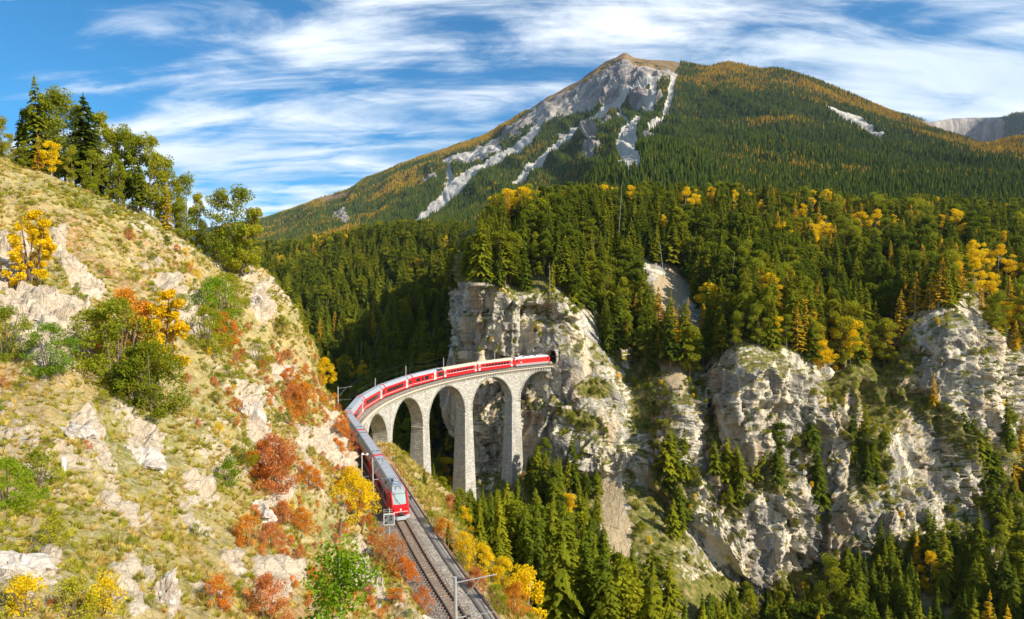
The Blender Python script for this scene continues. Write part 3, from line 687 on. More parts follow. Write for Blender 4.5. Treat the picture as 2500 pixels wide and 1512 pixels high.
# ------------------------------------------------------------------ viaduct
TH = np.array([176.2, 162.85, 149.4, 135.8, 122.1])            # crowns
RI, RO, AR = 97.9, 102.1, 10.0
DTH = math.degrees(AR/100.0)
def zrail(deg): return GR*chain(*circ(deg))
via = thing('stone_viaduct', 'long curved grey limestone railway viaduct with five tall round arches crossing the gorge', 'viaduct', (circ(150)[0], circ(150)[1], 0))
vo = np.array([via.location.x, via.location.y, 0])
TEND, TBEG = 115.0, 203.0
zs_ = {float(t): zrail(t)-2.3 for t in TH}
def arch_bottom(t):
    for c in TH:
        a = math.radians(t-c)*100
        if abs(a) < AR: return zs_[float(c)]-AR+math.sqrt(AR*AR-a*a), True, zs_[float(c)]-AR
    k = TH[np.argmin(np.abs(TH-t))]; return zs_[float(k)]-AR, False, zs_[float(k)]-AR
ts = sorted(set(list(np.round(np.arange(TEND, TBEG, .25), 3))+[round(float(c+s*DTH), 3) for c in TH for s in (-1, 1)]+[round(float(c+DTH*math.cos(math.radians(q))), 3) for c in TH for q in range(4, 180, 4)]))
def wall_face(R, name):
    V, F, U = [], [], []
    for i, t in enumerate(ts):
        zb, _, _ = arch_bottom(t); zt_ = zrail(t)-.95
        if t > 182.5 or t < 116.2: zb = zt_-30 if t > 182.5 else zt_-14
        x, y = circ(t, R)
        for k in range(7):
            z_ = zt_+(zb-zt_)*k/6; V.append((x, y, z_)); U.append((math.radians(t)*R, z_))
    V = np.array(V)-vo
    for i in range(len(ts)-1):
        if (ts[i] <= 182.5 < ts[i+1]) or (ts[i] < 116.2 <= ts[i+1]): continue
        for k in range(6): a = i*7+k; F.append((a, a+1, a+8, a+7))
    return link(name, mesh_uv(name, V, F, U, M['masonry']), via)
wall_face(RI, 'spandrel_wall'); wall_face(RO, 'spandrel_wall')
for c in TH:                                                   # arch barrels
    V, U, F = [], [], []; n = 36
    for i in range(n+1):
        q = math.pi*i/n; t = c+DTH*math.cos(q); z_ = zs_[float(c)]-AR+AR*math.sin(q)
        for k in range(5):
            R = RI+(RO-RI)*k/4; V.append((*circ(t, R), z_)); U.append((R, q*AR))
    for i in range(n):
        for k in range(4): a = i*5+k; F.append((a, a+1, a+6, a+5))
    link('arch_barrel', mesh_uv('arch_barrel', np.array(V)-vo, F, U, M['masonry']), via)
    # ring of dressed wedge stones, proud of the wall
    V, U, F = [], [], []; n = 46
    for i in range(n):
        pr = .05+.05*random.random(); dp = .75+.25*random.random()
        q0, q1 = math.pi*(i+.06)/n, math.pi*(i+.94)/n; base = len(V)
        for q in (q0, q1):
            for rr in (AR, AR+dp):
                for R in (RI-pr, RI+.12):
                    t = c+math.degrees(rr*math.cos(q)/100); V.append((*circ(t, R), zs_[float(c)]-AR+rr*math.sin(q))); U.append((i*.77+(q-q0)*8, rr*1.3))
        F += [tuple(base+j for j in f) for f in ((0, 2, 6, 4), (0, 1, 3, 2), (4, 6, 7, 5), (2, 3, 7, 6), (0, 4, 5, 1))]
    me_ = mesh_uv('voussoirs', np.array(V)-vo, F, U, M['masonry'])
    link('voussoirs', me_, via)['kind'] = 'stuff'
# piers
gaps = [(TH[0]+DTH+.0, 182.4)]+[(TH[i+1]+DTH, TH[i]-DTH) for i in range(4)]+[(114.6, TH[4]-DTH)]
bases = [-16, -22, -34, -52, -58, -30]
def pier(t0, t1, zb, first=False):
    tc = (t0+t1)/2; V, U, F = [], [], []
    w = math.radians(t1-t0)*100/2; x, y = circ(tc, 100); a = math.radians(tc)
    er = np.array([math.cos(a), math.sin(a)]); et = np.array([-er[1], er[0]])
    zt_ = (arch_bottom(t0-.01)[2]+arch_bottom(t1+.01)[2])/2 if not first else arch_bottom(t0-.01)[2]
    zt_ = min(arch_bottom(t0+.02)[2], arch_bottom(t1-.02)[2], zt_)
    rows = max(6, int((zt_-zb)/2.5)); bat = .030
    for side in range(4):
        for r in range(rows+1):
            z_ = zt_+.3+(zb-zt_-.3)*r/rows; g = max(0, zt_-z_)*bat
            hw, hr = w+g, 2.1+g*1.1
            c = [(-hw, -hr), (hw, -hr), (hw, hr), (-hw, hr)]
            p0, p1 = c[side], c[(side+1) % 4]
            for k in range(5):
                u = p0[0]+(p1[0]-p0[0])*k/4; v = p0[1]+(p1[1]-p0[1])*k/4
                q = np.array([x, y])+et*u+er*v; V.append((q[0], q[1], z_))
                U.append(((k/4-.5)*math.hypot(p1[0]-p0[0], p1[1]-p0[1])+side*7.3, z_))
        b0 = side*(rows+1)*5
        for r in range(rows):
            for k in range(4): q_ = b0+r*5+k; F.append((q_, q_+1, q_+6, q_+5))
    pr = link('pier', mesh_uv('pier', np.array(V)-vo, F, U, M['masonry']), via)
    mb = MB()                                                   # small bearer stones left sticking out at the springing
    for s_, hh in ((-1, w), (1, w)):
        for k in range(7):
            v = -1.8+k*.6; q = np.array([x, y])+et*(s_*(hh+.08))+er*v
            mb.box((q[0]-vo[0], q[1]-vo[1], zt_-.45), (.34, .34, .26), Matrix.Rotation(a, 4, 'Z').to_3x3())
    mb.obj('bearer_stones', M['coping'], pr)['kind'] = 'stuff'
    return pr
for (t0, t1), zb in zip(gaps, bases): pier(t0, t1, zb, t1 > 182)
# deck: coping slabs, track bed
def sweep(name, prof, s0, s1, mat, parent=None, step=1.0, org=None, kind=None):
    n = max(2, int((s1-s0)/step)); V = []
    for s in np.linspace(s0, s1, n+1):
        for lat, zz in prof: V.append(off(s, lat, zz))
    m = len(prof); F = []
    for i in range(n):
        for k in range(m): F.append((i*m+k, i*m+(k+1) % m, (i+1)*m+(k+1) % m, (i+1)*m+k))
    V = np.array(V)-(org if org is not None else 0)
    me = mesh_np(name, V, F, mat)
    bm = bmesh.new(); bm.from_mesh(me); bm.faces.new(bm.verts[:][:m]) if False else None; bmesh.ops.recalc_face_normals(bm, faces=bm.faces); bm.to_mesh(me); bm.free()
    return link(name, me, parent, kind)
sA, sE = chain(*circ(203)), chain(*circ(115.2))
sweep('coping', [(-2.95, -.58), (-1.75, -.55), (-1.75, -.95), (-2.95, -.90)], sA-8, sE, M['coping'], via, 1.2, vo)
sweep('coping', [(1.75, -.55), (2.6, -.55), (2.6, -.95), (1.75, -.95)], sA-8, sE, M['coping'], via, 1.2, vo)
sweep('deck', [(-1.75, -.60), (1.75, -.60), (1.75, -1.3), (-1.75, -1.3)], sA-8, sE, M['coping'], via, 1.2, vo)
cm = MB().box((0, 0, 0), (.46, .62, .52)).mesh('corbel', M['corbel'], .04)
k = 0; s = chain(*circ(199))
while s < sE-.3:
    p = off(s, -2.40, -1.21); _, h = tr(s)
    o = link('corbel', cm, via); o.location = Vector(p-vo); o.rotation_euler = (0, 0, h); s += 1.22
pm = MB().box((0, 0, .5), (.06, .06, 1.1)).mesh('railing_post', M['galv'])
s = chain(*circ(200))
while s < sE:
    p = off(s, -2.8, -.6); o = link('railing_post', pm, via); o.location = Vector(p-vo); s += 2.3
for zz in (-.1, .4): sweep('railing_wire', [(-2.82, zz), (-2.78, zz), (-2.78, zz-.03), (-2.82, zz-.03)], chain(*circ(200)), sE, M['galv'], via, 2.0, vo)

# ------------------------------------------------------------------ track
def bed(name, prof, s0, s1, mat, step=1.0):
    n = int((s1-s0)/step); V = [off(s, lat+.06*math.sin(s*1.7+lat), zz+.015*math.sin(s*2.3+3*lat)) for s in np.linspace(s0, s1, n+1) for lat, zz in prof]
    me = mesh_np(name, V, gridfaces(n+1, len(prof), True), mat); return link(name, me, None, 'structure')
sJ = sA-6
bed('ballast_bed', [(2.9, -.62), (2.2, -.5), (1.75, -.22), (-1.75, -.22), (-2.15, -.42), (-2.5, -.5)], S0, sJ, M['ballast'])
bed('ballast_bed', [(1.74, -.45), (1.55, -.25), (-1.45, -.25), (-1.74, -.45)], sJ, S1-1, M['ballast'])
sweep('walkway', [(-2.35, -.40), (-3.35, -.36), (-3.35, -.9), (-2.35, -.9)], S0, sJ+2, M['path'], None, 1.5, None, 'structure')
sweep('kerb', [(-3.37, -.28), (-3.72, -.28), (-3.72, -1.5), (-3.37, -1.5)], S0, sJ, M['kerb'], None, 1.5, None, 'structure')
trk = thing('railway_track', 'single narrow gauge railway track on gravel, curving out of the foreground onto the viaduct', 'railway track', (-4.8, 56.6, -1))
to = np.array(trk.location)
for sd in (-1, 1):
    lat = sd*.6
    sweep('rail', [(lat-.05, .02), (lat+.05, .02), (lat+.05, -.04), (lat+.02, -.05), (lat+.02, -.12), (lat+.07, -.15), (lat-.07, -.15), (lat-.02, -.12), (lat-.02, -.05), (lat-.05, -.04)], S0, S1, M['rail'], trk, 1.0, to)
sm = MB().box((0, 0, 0), (.24, 1.95, .16)).mesh('sleeper', M['sleeper'], .015)
s = S0; cnt = 0
while s < 6 or cnt < 0:
    p = off(s, random.uniform(-.03, .03), -.195); _, h = tr(s)
    o = link('sleeper', sm, trk); o.location = Vector(p-to); o.rotation_euler = (0, 0, h+random.uniform(-.02, .02)); s += .62
for s in np.arange(chain(*circ(121)), chain(*circ(115)), .7):
    p = off(s, 0, -.2); _, h = tr(s); o = link('sleeper', sm, trk); o.location = Vector(p-to); o.rotation_euler = (0, 0, h)

# fence on the outer side
fen = thing('rusty_fence', 'thin rusty iron fence running along the outer edge of the track', 'fence', off(-30, -4.0, -1.2))
fo = np.array(fen.location)
pmesh = MB().box((0, 0, .75), (.07, .07, 1.6)).mesh('fence_post', M['rust'])
for s in np.arange(S0+2, 22, 2.1):
    p = off(s, -4.05, -.75); o = link('fence_post', pmesh, fen); o.location = Vector(p-fo); o.rotation_euler = (random.uniform(-.04, .04), random.uniform(-.04, .04), 0)
for zz in (.05, .78): sweep('fence_rail', [(-4.07, zz), (-4.02, zz), (-4.02, zz-.04), (-4.07, zz-.04)], S0+2, 21, M['rust'], fen, 2.1, fo)

# dry-stone revetment on the hill side
dw = thing('dry_stone_wall', 'rough tan dry-stone retaining wall between hillside and dark train side', 'retaining wall', off(0, 3.3, -.5))
do = np.array(dw.location)
def stone_mesh(k):
    bm = bmesh.new(); bmesh.ops.create_cube(bm, size=1)
    bmesh.ops.bevel(bm, geom=bm.edges[:], offset=.14, segments=1, affect='EDGES'); rr = random.Random(k)
    for v in bm.verts: v.co += Vector((rr.uniform(-.09, .09), rr.uniform(-.09, .09), rr.uniform(-.09, .09)))
    me = bpy.data.meshes.new('stone'); bm.to_mesh(me); bm.free(); me.materials.append(M['drystone']); return me
stm = [stone_mesh(k) for k in range(5)]
for row in range(6):
    s = -16.0+row*1.5
    while s < 20-row*.8:
        w_ = random.uniform(.6, 1.15); p = off(s+w_/2, 3.35+row*.16, -.35+row*.44); _, h = tr(s)
        o = link('stone', random.choice(stm), dw); o.location = Vector(p-do); o.scale = (w_*.97, .6, .45); o.rotation_euler = (0, random.uniform(-.05, .05), h); s += w_

# ------------------------------------------------------------------ rolling stock
J = [(-14.3, 80.0), (-21.4, 97.8), (-28.3, 114.8), (-33.9, 132.0), (-36.7, 149.2), (-35.9, 166.6), (-31.5, 184.2), (-23.2, 199.6), (-13.1, 214.6), (.6, 225.9), (13.5, 237.6)]
SJ = [chain(*q) for q in J]; SJ[0] = SJ[1]-18.6
HW = 1.33
BODY = [(-1.22, .42), (-HW, .75), (-HW, 2.75), (-1.24, 2.98), (1.24, 2.98), (HW, 2.75), (HW, .75), (1.22, .42)]
ROOF = [(-1.25, 2.985), (-.72, 3.72), (-.6, 3.78), (.6, 3.78), (.72, 3.72), (1.25, 2.985)]
CR = [(-1.25, 2.985), (-1.12, 3.3), (-.8, 3.58), (-.35, 3.70), (.35, 3.70), (.8, 3.58), (1.12, 3.3), (1.25, 2.985)]
_mc = {}
def cbox(nm, size, mat, bev=0):
    k = (nm, tuple(round(q, 2) for q in size), mat.name)
    if k not in _mc: _mc[k] = MB().box((0, 0, 0), size).mesh(nm, mat, bev)
    return _mc[k]
def put(nm, size, loc, mat, parent, rot=(0, 0, 0), bev=0):
    o = link(nm, cbox(nm, size, mat, bev), parent); o.location = loc; o.rotation_euler = rot; return o
def bogie(x, par):
    mb = MB().box((0, 0, 0), (2.3, 1.9, .35))
    for dx in (-.9, .9):
        for sy in (-.62, .62): mb.tube((dx, sy-.06, -.12), (dx, sy+.06, -.12), .36, n=12)
    o = mb.obj('bogie', M['under'], par); o.location = (x, 0, .5); return o
def car_root(name, label, cat, i, group, gap=.35):
    a, b_ = off(SJ[i]+gap*.5, 0, 0), off(SJ[i+1]-gap*.5, 0, 0); c = (a+b_)/2; L = float(np.linalg.norm(b_-a))
    r = thing(name, label, cat, c, 0, group); d = b_-a
    r.rotation_euler = Vector(d).to_track_quat('X', 'Z').to_euler(); return r, L
def window(par, x, z_, w, h, sd, frame=None, nm='window'):
    o = put(nm, (w, .03, h), (x, sd*(HW+.008), z_), M['glass'], par, bev=.008)
    if frame: 
        for dx in (-1, 1): put('window_frame', (.06, .05, h+.1), (dx*(w/2+.03), 0, 0), frame, o)
    return o
def door(par, x, sd, mat, w=1.25, h=2.15):
    o = put('door', (w, .06, h), (x, sd*(HW+.012), .72+h/2), mat, par, bev=.01)
    for dx in (-.28, .28): put('door_window', (.26, .03, 1.15), (dx*w/1.25, sd*.03, .25), M['glass'], o)
    return o
def carriage(i, label, kind):
    par, L = car_root('railway_carriage', label, 'carriage', i, 'carriages of the red train')
    if kind == 'old':
        bm_ = MB().prism(BODY, -L/2, L/2).obj('body', M['redpaint'], par)
        MB().prism(CR, -L/2+.05, L/2-.05).obj('roof', M['beige'], par)
        for sd in (-1, 1):
            put('stripe', (L-3.2, .02, .10), (0, sd*(HW+.006), 1.55), M['white'], par)
            for dx in (-1, 1): door(par, dx*(L/2-.95), sd, M['white'], .8, 2.1)
            n = 9
            for k in range(n):
                x = -L/2+2.9+(L-5.8)*k/(n-1); window(par, x, 2.15, 1.15 if k not in (0,) else .6, .85, sd)
            put('gutter', (L-.1, .05, .06), (0, sd*1.26, 2.97), M['beige'], par)
        for dx in (-1, 1): put('gangway', (.34, 1.5, 2.6), (dx*(L/2+.10), 0, 2.1), M['darkred'], par)
        for k in range(3): put('roof_vent', (.5, .4, .12), ((k-1)*L/3.2, 0, 3.74), M['beige'], par)
    else:
        MB().prism(BODY, -L/2, L/2).obj('body', M['redpaint'], par)
        rf = MB().prism(ROOF, -L/2+.16, L/2-.16).obj('roof', M['silver'], par)
        for dx in (-.28, .28):
            for q in (-1, 1):
                pass
        for k, xx in enumerate((-L/2+2.4, L/2-2.4) if kind != 'front' else (-L/2+2.4, )):
            for sy in (-.34, .34): put('roof_vent', (.16, .5, .07), (xx, sy, 3.80), M['black'], rf)
        for sy in (-1, 1): put('roof_grille', (.55, .04, .42), (L/2-3.0, sy*1.0, 3.36), M['under'], rf, (sy*math.radians(36), 0, 0))
        for xx in np.linspace(-L/2+3.2, L/2-3.2, 5): put('roof_seam', (.03, 1.2, .02), (float(xx), 0, 3.785), M['lightgrey'], rf)
        RB = [(y*1.05, z_+.03 if z_ > 3 else z_) for y, z_ in ROOF]
        for dx in ((-1, 1) if kind != 'front' else (1,)):
            x0 = dx*(L/2-.09); MB().prism(RB, x0-.09, x0+.09).obj('end_band', M['darkred'] if kind != 'mid' else M['redpaint'], par)
            put('gangway', (.3, 2.1, 2.7), (dx*(L/2+.11), 0, 2.05), M['under'], par)
        for sd in (-1, 1):
            put('stripe', (L-.3, .02, .09), (0, sd*(HW+.006), 1.02), M['white'], par)
            put('side_line', (L-.3, .03, .06), (0, sd*1.27, 2.96), M['redpaint'], par)
            if kind == 'cockpit':     # the driving trailer: big windows at its far end
                for x, w in ((-L*.33, 2.2), (-L*.33+2.3, 1.0), (-L*.06, 2.1)): window(par, x, 1.95, w, 1.0 if x < -2 else 1.3, sd)
                put('crest', (.35, .02, .45), (L*.12, sd*(HW+.01), 1.9), M['yellowpaint'], par)
                door(par, L*.22, sd, M['white'])
                for k in range(3): window(par, L*.355+k*1.12, 1.95, 1.05, 1.35, sd)
                for k in range(3): put('roof_window', (1.15, .03, .7), (L*.33+k*1.25, sd*1.02, 3.36), M['glass'], par, (sd*math.radians(35.5)*1, 0, 0))
            elif kind == 'front':
                door(par, -L*.02, sd, M['white'])
                for k in range(3): window(par, -L*.32+k*1.9, 1.95, 1.75, 1.0, sd)
                for k in range(4): window(par, L*.10+k*1.75, 1.95, 1.6, 1.0, sd)
            else:
                door(par, L*.27, sd, M['white'])
                for k in range(6): window(par, -L*.40+k*1.72, 1.95, 1.55, 1.0, sd)
                window(par, L*.40, 1.95, 1.7, 1.0, sd)
    put('underframe', (L-1.2, 2.1, .35), (0, 0, .46), M['under'], par)
    for dx in (-1, 1): bogie(dx*(L/2-2.9), par)
    return par, L
ordinal = ['third', 'fourth', 'fifth', 'sixth']
def front_car():
    par, L = car_root('driving_carriage', 'leading red carriage of the train with sloping windscreen and roof equipment, nearest the viewer', 'carriage', 0, 'carriages of the red train', .35)
    # local +x points up the line, the cab is at -x
    xn = -L/2; xb = xn+2.6
    MB().prism(BODY, xb, L/2).obj('body', M['redpaint'], par)
    rf = MB().prism(ROOF, xb-.3, L/2-.16).obj('roof', M['silver'], par)
    # nose lofted in stations: x, half width low/high, top z
    st = [(xb, HW, 1.24, 2.98, .42), (xn+1.5, HW, 1.20, 2.9, .42), (xn+.75, 1.26, 1.1, 2.0, .45), (xn+.28, 1.12, 1.0, 1.75, .5), (xn+.05, .92, .85, 1.55, .62)]
    V, F = [], []
    for x, w1, w2, zt_, zb in st: V += [(x, -w1*.93, zb), (x, -w1, zb+.3), (x, -w1, min(zt_, 1.75)-.1), (x, -w2, zt_), (x, w2, zt_), (x, w1, min(zt_, 1.75)-.1), (x, w1, zb+.3), (x, w1*.93, zb)]
    for i in range(4):
        for k in range(8): F.append((i*8+k, i*8+(k+1) % 8, (i+1)*8+(k+1) % 8, (i+1)*8+k))
    F.append(tuple(range(32, 40))); nose = MB().add(V, F).obj('nose', M['redpaint'], par, bevel=0)
    # windscreen: big raked pane with curved sides
    wv = [(xn+.50, -.98, 1.78), (xn+.40, -.45, 1.74), (xn+.40, .45, 1.74), (xn+.50, .98, 1.78), (xn+1.62, .86, 3.22), (xn+1.50, .40, 3.30), (xn+1.50, -.40, 3.30), (xn+1.62, -.86, 3.22)]
    wv2 = [(x+.35, y*.96, z_-.1) for x, y, z_ in wv]
    ws = MB().add(wv+wv2, [(0, 1, 6, 7), (1, 2, 5, 6), (2, 3, 4, 5)]+[(i, (i+1) % 8, 8+(i+1) % 8, 8+i) for i in range(8)]+[tuple(range(8, 16))]).obj('windscreen', M['wind'], par)
    MB().tube((xn+.36, -.1, 1.80), (xn+.86, .42, 2.5), .018).obj('wiper', M['black'], ws)
    put('sun_blind', (.05, 1.5, .28), (xn+1.33, 0, 3.02), M['grey'], ws, (0, math.radians(-36), 0))
    for sy in (-1, 1):
        # red A pillar
        a0, a1, a2 = Vector((xn+.30, sy*1.0, 1.62)), Vector((xn+1.45, sy*1.02, 3.12)), Vector((xb+.8, sy*1.18, 3.12))
        MB().tube(a0, a1, .12, .11).tube(a1, a2, .12, .10).obj('pillar', M['redpaint'], par)
        # side cab window
        v = [(xn+.72, sy*1.14, 1.75), (xn+2.3, sy*1.345, 1.75), (xn+2.3, sy*1.29, 2.7), (xn+1.35, sy*1.14, 2.7)]
        v2 = [(x, y-sy*.06, z_) for x, y, z_ in v]
        MB().add(v+v2, [(0, 1, 2, 3), (4, 5, 6, 7), (0, 1, 5, 4), (1, 2, 6, 5), (2, 3, 7, 6), (3, 0, 4, 7)]).obj('cab_side_window', M['glass'], par)
        h_ = MB().tube((xn+.14, sy*.78, 1.22), (xn+.34, sy*.78, 1.22), .15, n=14).obj('headlight', M['black'], par)
        MB().tube((xn+.11, sy*.78, 1.22), (xn+.15, sy*.78, 1.22), .11, n=14).obj('lens', M['lamp'], h_)
        h2 = MB().tube((xn+.30, sy*.36, 1.62), (xn+.40, sy*.36, 1.62), .07, n=10).obj('marker_light', M['black'], par)
        mr = MB().box((xn+1.1, sy*1.52, 2.35), (.10, .20, .55)).tube((xn+1.2, sy*1.2, 2.6), (xn+1.12, sy*1.5, 2.55), .03).obj('mirror', M['black'], par)
        put('stripe', (L-3.0, .02, .09), (1.3, sy*(HW+.006), 1.02), M['white'], par)
        door(par, -L*.17, sy, M['grey'], 1.25)
        for k in range(2): window(par, -L*.17+1.7+k*1.9, 1.95, 1.75, 1.05, sy)
        window(par, -L*.17-1.7, 1.95, 1.6, 1.05, sy)
        for k in range(3): window(par, L*.19+k*1.8, 1.95, 1.65, 1.05, sy)
        put('side_line', (L-3.2, .04, .08), (1.4, sy*1.27, 2.96), M['redpaint'], par)
        put('roof_grille', (.55, .04, .42), (-L*.19, sy*1.0, 3.36), M['under'], rf, (sy*math.radians(36), 0, 0))
    MB().prism([(-.95, 1.02), (-.95, 1.07), (.95, 1.07), (.95, 1.02)], xn+.02, xn+.12).obj('white_line', M['white'], par)
    MB().tube((xn-.01, 0, 1.34), (xn+.1, 0, 1.34), .13, n=20).obj('round_emblem', M['white'], par)
    for sy in (-.36, .36): put('roof_vent', (.16, .5, .07), (-L*.17, sy, 3.80), M['black'], rf)
    for sy in (-.36, .36): put('roof_vent', (.16, .5, .07), (L/2-2.2, sy, 3.80), M['black'], rf)
    for xx in (-1.2, .8, 3, 5.2): put('roof_seam', (.03, 1.2, .02), (xx, 0, 3.785), M['lightgrey'], rf)
    # equipment well behind the cab
    well = put('equipment_well', (3.0, 1.3, .06), (xb+1.75, 0, 3.80), M['blue'], rf)
    put('resistor_box', (1.15, .7, .30), (xb+1.9, -.12, 3.98), M['grey'], rf, bev=.05)
    put('resistor_box', (.5, .35, .22), (xb+.9, .3, 3.94), M['blue'], rf, bev=.03)
    pg = MB()
    for q in (-.25, 0, .25): pg.tube((xb+.55, q, 3.82), (xb+.55, q, 4.02), .05)
    pg.tube((xb+.5, -.55, 3.98), (xb+.5, .55, 3.98), .025).tube((xb+.5, -.55, 3.98), (xb+3.0, -.5, 3.95), .02).tube((xb+3.1, -.3, 3.82), (xb+3.1, -.3, 4.05), .05)
    pg.obj('insulators', M['lightgrey'], rf)
    MB().tube((xn+1.9, -.35, 3.75), (xn+2.1, -.28, 3.83), .03).tube((xn+1.75, .35, 3.5), (xn+2.1, .28, 3.83), .03).tube((xn+2.1, -.28, 3.83), (xn+2.1, .28, 3.83), .03).tube((xn+1.75, -.35, 3.5), (xn+2.1, -.28, 3.83), .03).obj('roof_handrail', M['under'], rf)
    MB().add([(xb-.3, -1.15, 3.0), (xb-.3, 1.15, 3.0), (xb-.3, .72, 3.74), (xb-.3, -.72, 3.74), (xn+1.5, -.9, 3.24), (xn+1.45, .9, 3.24)], [(0, 1, 2, 3), (3, 2, 5, 4), (0, 3, 4), (1, 5, 2), (0, 4, 5, 1)]).obj('cab_roof', M['silver'], par)
    MB().tube((L/2-3.5, -.1, 3.78), (L/2-3.5, -.1, 4.0), .05).obj('aerial', M['black'], rf)
    cp = MB().box((xn-.05, 0, .86), (.3, .5, .22)).tube((xn+.1, 0, .86), (xn-.32, 0, .86), .13, n=12)
    for sy in (-.6, .6): cp.tube((xn+.1, sy, .92), (xn-.12, sy, .80), .05).tube((xn, sy*.6, .75), (xn-.14, sy*.8, .55), .035)
    cp.obj('coupler', M['under'], par)
    pv = [(xn+.35, -1.22, .52), (xn-.22, -.5, .50), (xn-.22, .5, .50), (xn+.35, 1.22, .52), (xn+.28, -1.26, .12), (xn-.42, -.52, .10), (xn-.42, .52, .10), (xn+.28, 1.26, .12)]
    pb = [(x+.09, y, z_) for x, y, z_ in pv]
    MB().add(pv+pb, [(0, 1, 5, 4), (1, 2, 6, 5), (2, 3, 7, 6), (8, 9, 13, 12), (9, 10, 14, 13), (10, 11, 15, 14), (0, 8, 12, 4), (3, 11, 15, 7), (0, 1, 9, 8), (1, 2, 10, 9), (2, 3, 11, 10), (4, 5, 13, 12), (5, 6, 14, 13), (6, 7, 15, 14)]).obj('plough', M['grey'], par)
    RB = [(y*1.05, z_+.03 if z_ > 3 else z_) for y, z_ in ROOF]
    MB().prism(RB, L/2-.2, L/2-.02).obj('end_band', M['redpaint'], par); put('gangway', (.3, 2.1, 2.7), (L/2+.11, 0, 2.05), M['under'], par)
    put('underframe', (L-3.2, 2.1, .35), (1.0, 0, .46), M['under'], par)
    bogie(L/2-2.9, par); bogie(-L/2+4.0, par)
front_car()
CLAB = ['second red carriage from the front, grey roof with a long shaded left side', 'third red carriage from the front, grey roof seen from above above the hillside edge',
        'short looking grey-roofed fourth carriage at the sharpest part of the bend', 'fifth red carriage, first one on the viaduct showing its right side and a white door',
        'sixth red carriage with six windows then a white door, over the second tall arch']
for i in range(1, 6): carriage(i, CLAB[i-1], 'mid')
carriage(6, 'red carriage with grey roof, sloping roof windows, coupled to beige-roofed ones', 'cockpit')
carriage(7, 'beige-roofed red carriage with nine square windows, farther from the locomotive', 'old')
carriage(8, 'beige-roofed red carriage with nine square windows coupled to the locomotive', 'old')
def loco():
    par, L = car_root('locomotive', 'bright red electric locomotive with white roof gear about to enter the tunnel', 'locomotive', 9, None, .7)
    prof = [(-1.30, .95), (-1.36, 1.1), (-1.36, 2.85), (-1.22, 3.2), (1.22, 3.2), (1.36, 2.85), (1.36, 1.1), (1.30, .95)]
    V, F = [], []; st = [(-L/2, .86, .80, 2.0), (-L/2+.25, .95, .97, 3.0), (-L/2+.9, 1, 1, 3.2), (L/2-.9, 1, 1, 3.2), (L/2-.25, .95, .97, 3.0), (L/2, .86, .80, 2.0)]
    for x, sy, _, zt_ in st: V += [(x, y*sy, min(z_, zt_) if z_ < 3 else zt_) for y, z_ in prof]
    for i in range(5):
        for k in range(8): F.append((i*8+k, i*8+(k+1) % 8, (i+1)*8+(k+1) % 8, (i+1)*8+k))
    F += [tuple(range(8)), tuple(range(40, 48))]
    MB().add(V, F).obj('body', M['locored'], par)
    rf = MB().prism([(-1.2, 3.205), (-1.05, 3.45), (1.05, 3.45), (1.2, 3.205)], -L/2+.9, L/2-.9).obj('roof', M['white'], par)
    for x, s_ in ((-5, (1.6, 1.2, .3)), (-2.4, (1.4, 1.0, .22)), (.2, (1.8, 1.1, .3)), (3, (1.2, 1.0, .25)), (5.1, (1.3, 1.2, .2))): put('roof_box', s_, (x, 0, 3.6), M['lightgrey'], rf, bev=.04)
    for x0 in (-4.2, 4.2):
        MB().tube((x0-.8, -.5, 3.78), (x0+.9, 0, 3.95), .04).tube((x0-.8, .5, 3.78), (x0+.9, 0, 3.95), .04).tube((x0+.9, 0, 3.95), (x0-.7, 0, 4.1), .04).tube((x0-.7, -.75, 4.12), (x0-.7, .75, 4.12), .035).obj('pantograph', M['lightgrey'], rf)
    for sd in (-1, 1):
        put('skirt', (L-1.6, .08, .55), (0, sd*1.30, .68), M['grey'], par)
        put('stripe', (L-1.8, .02, .09), (0, sd*1.372, 1.12), M['white'], par)
        for e_ in (-1, 1):
            put('cab_side_window', (.8, .03, .75), (e_*(L/2-1.3), sd*1.365, 2.35), M['glass'], par)
            put('cab_door', (.6, .03, 1.7), (e_*(L/2-2.3), sd*1.368, 2.0), M['locored'], par)
        put('side_emblem', (.7, .02, .28), (-L/2+3.2, sd*1.372, 1.75), M['white'], par)
    for e_ in (-1, 1):
        put('windscreen', (.04, 1.9, .8), (e_*(L/2-.10), 0, 2.55), M['glass'], par, (0, e_*math.radians(-14), 0))
        for sy in (-.8, .8): MB().tube((e_*(L/2-.1), sy, 1.45), (e_*(L/2+.06), sy, 1.45), .13, n=12).obj('headlight', M['lamp'], par)
        put('bumper', (.3, 2.3, .4), (e_*(L/2+.02), 0, .8), M['grey'], par)
        bogie(e_*4.2, par)
    put('underframe', (L-1.6, 2.2, .4), (0, 0, .66), M['under'], par)
loco()

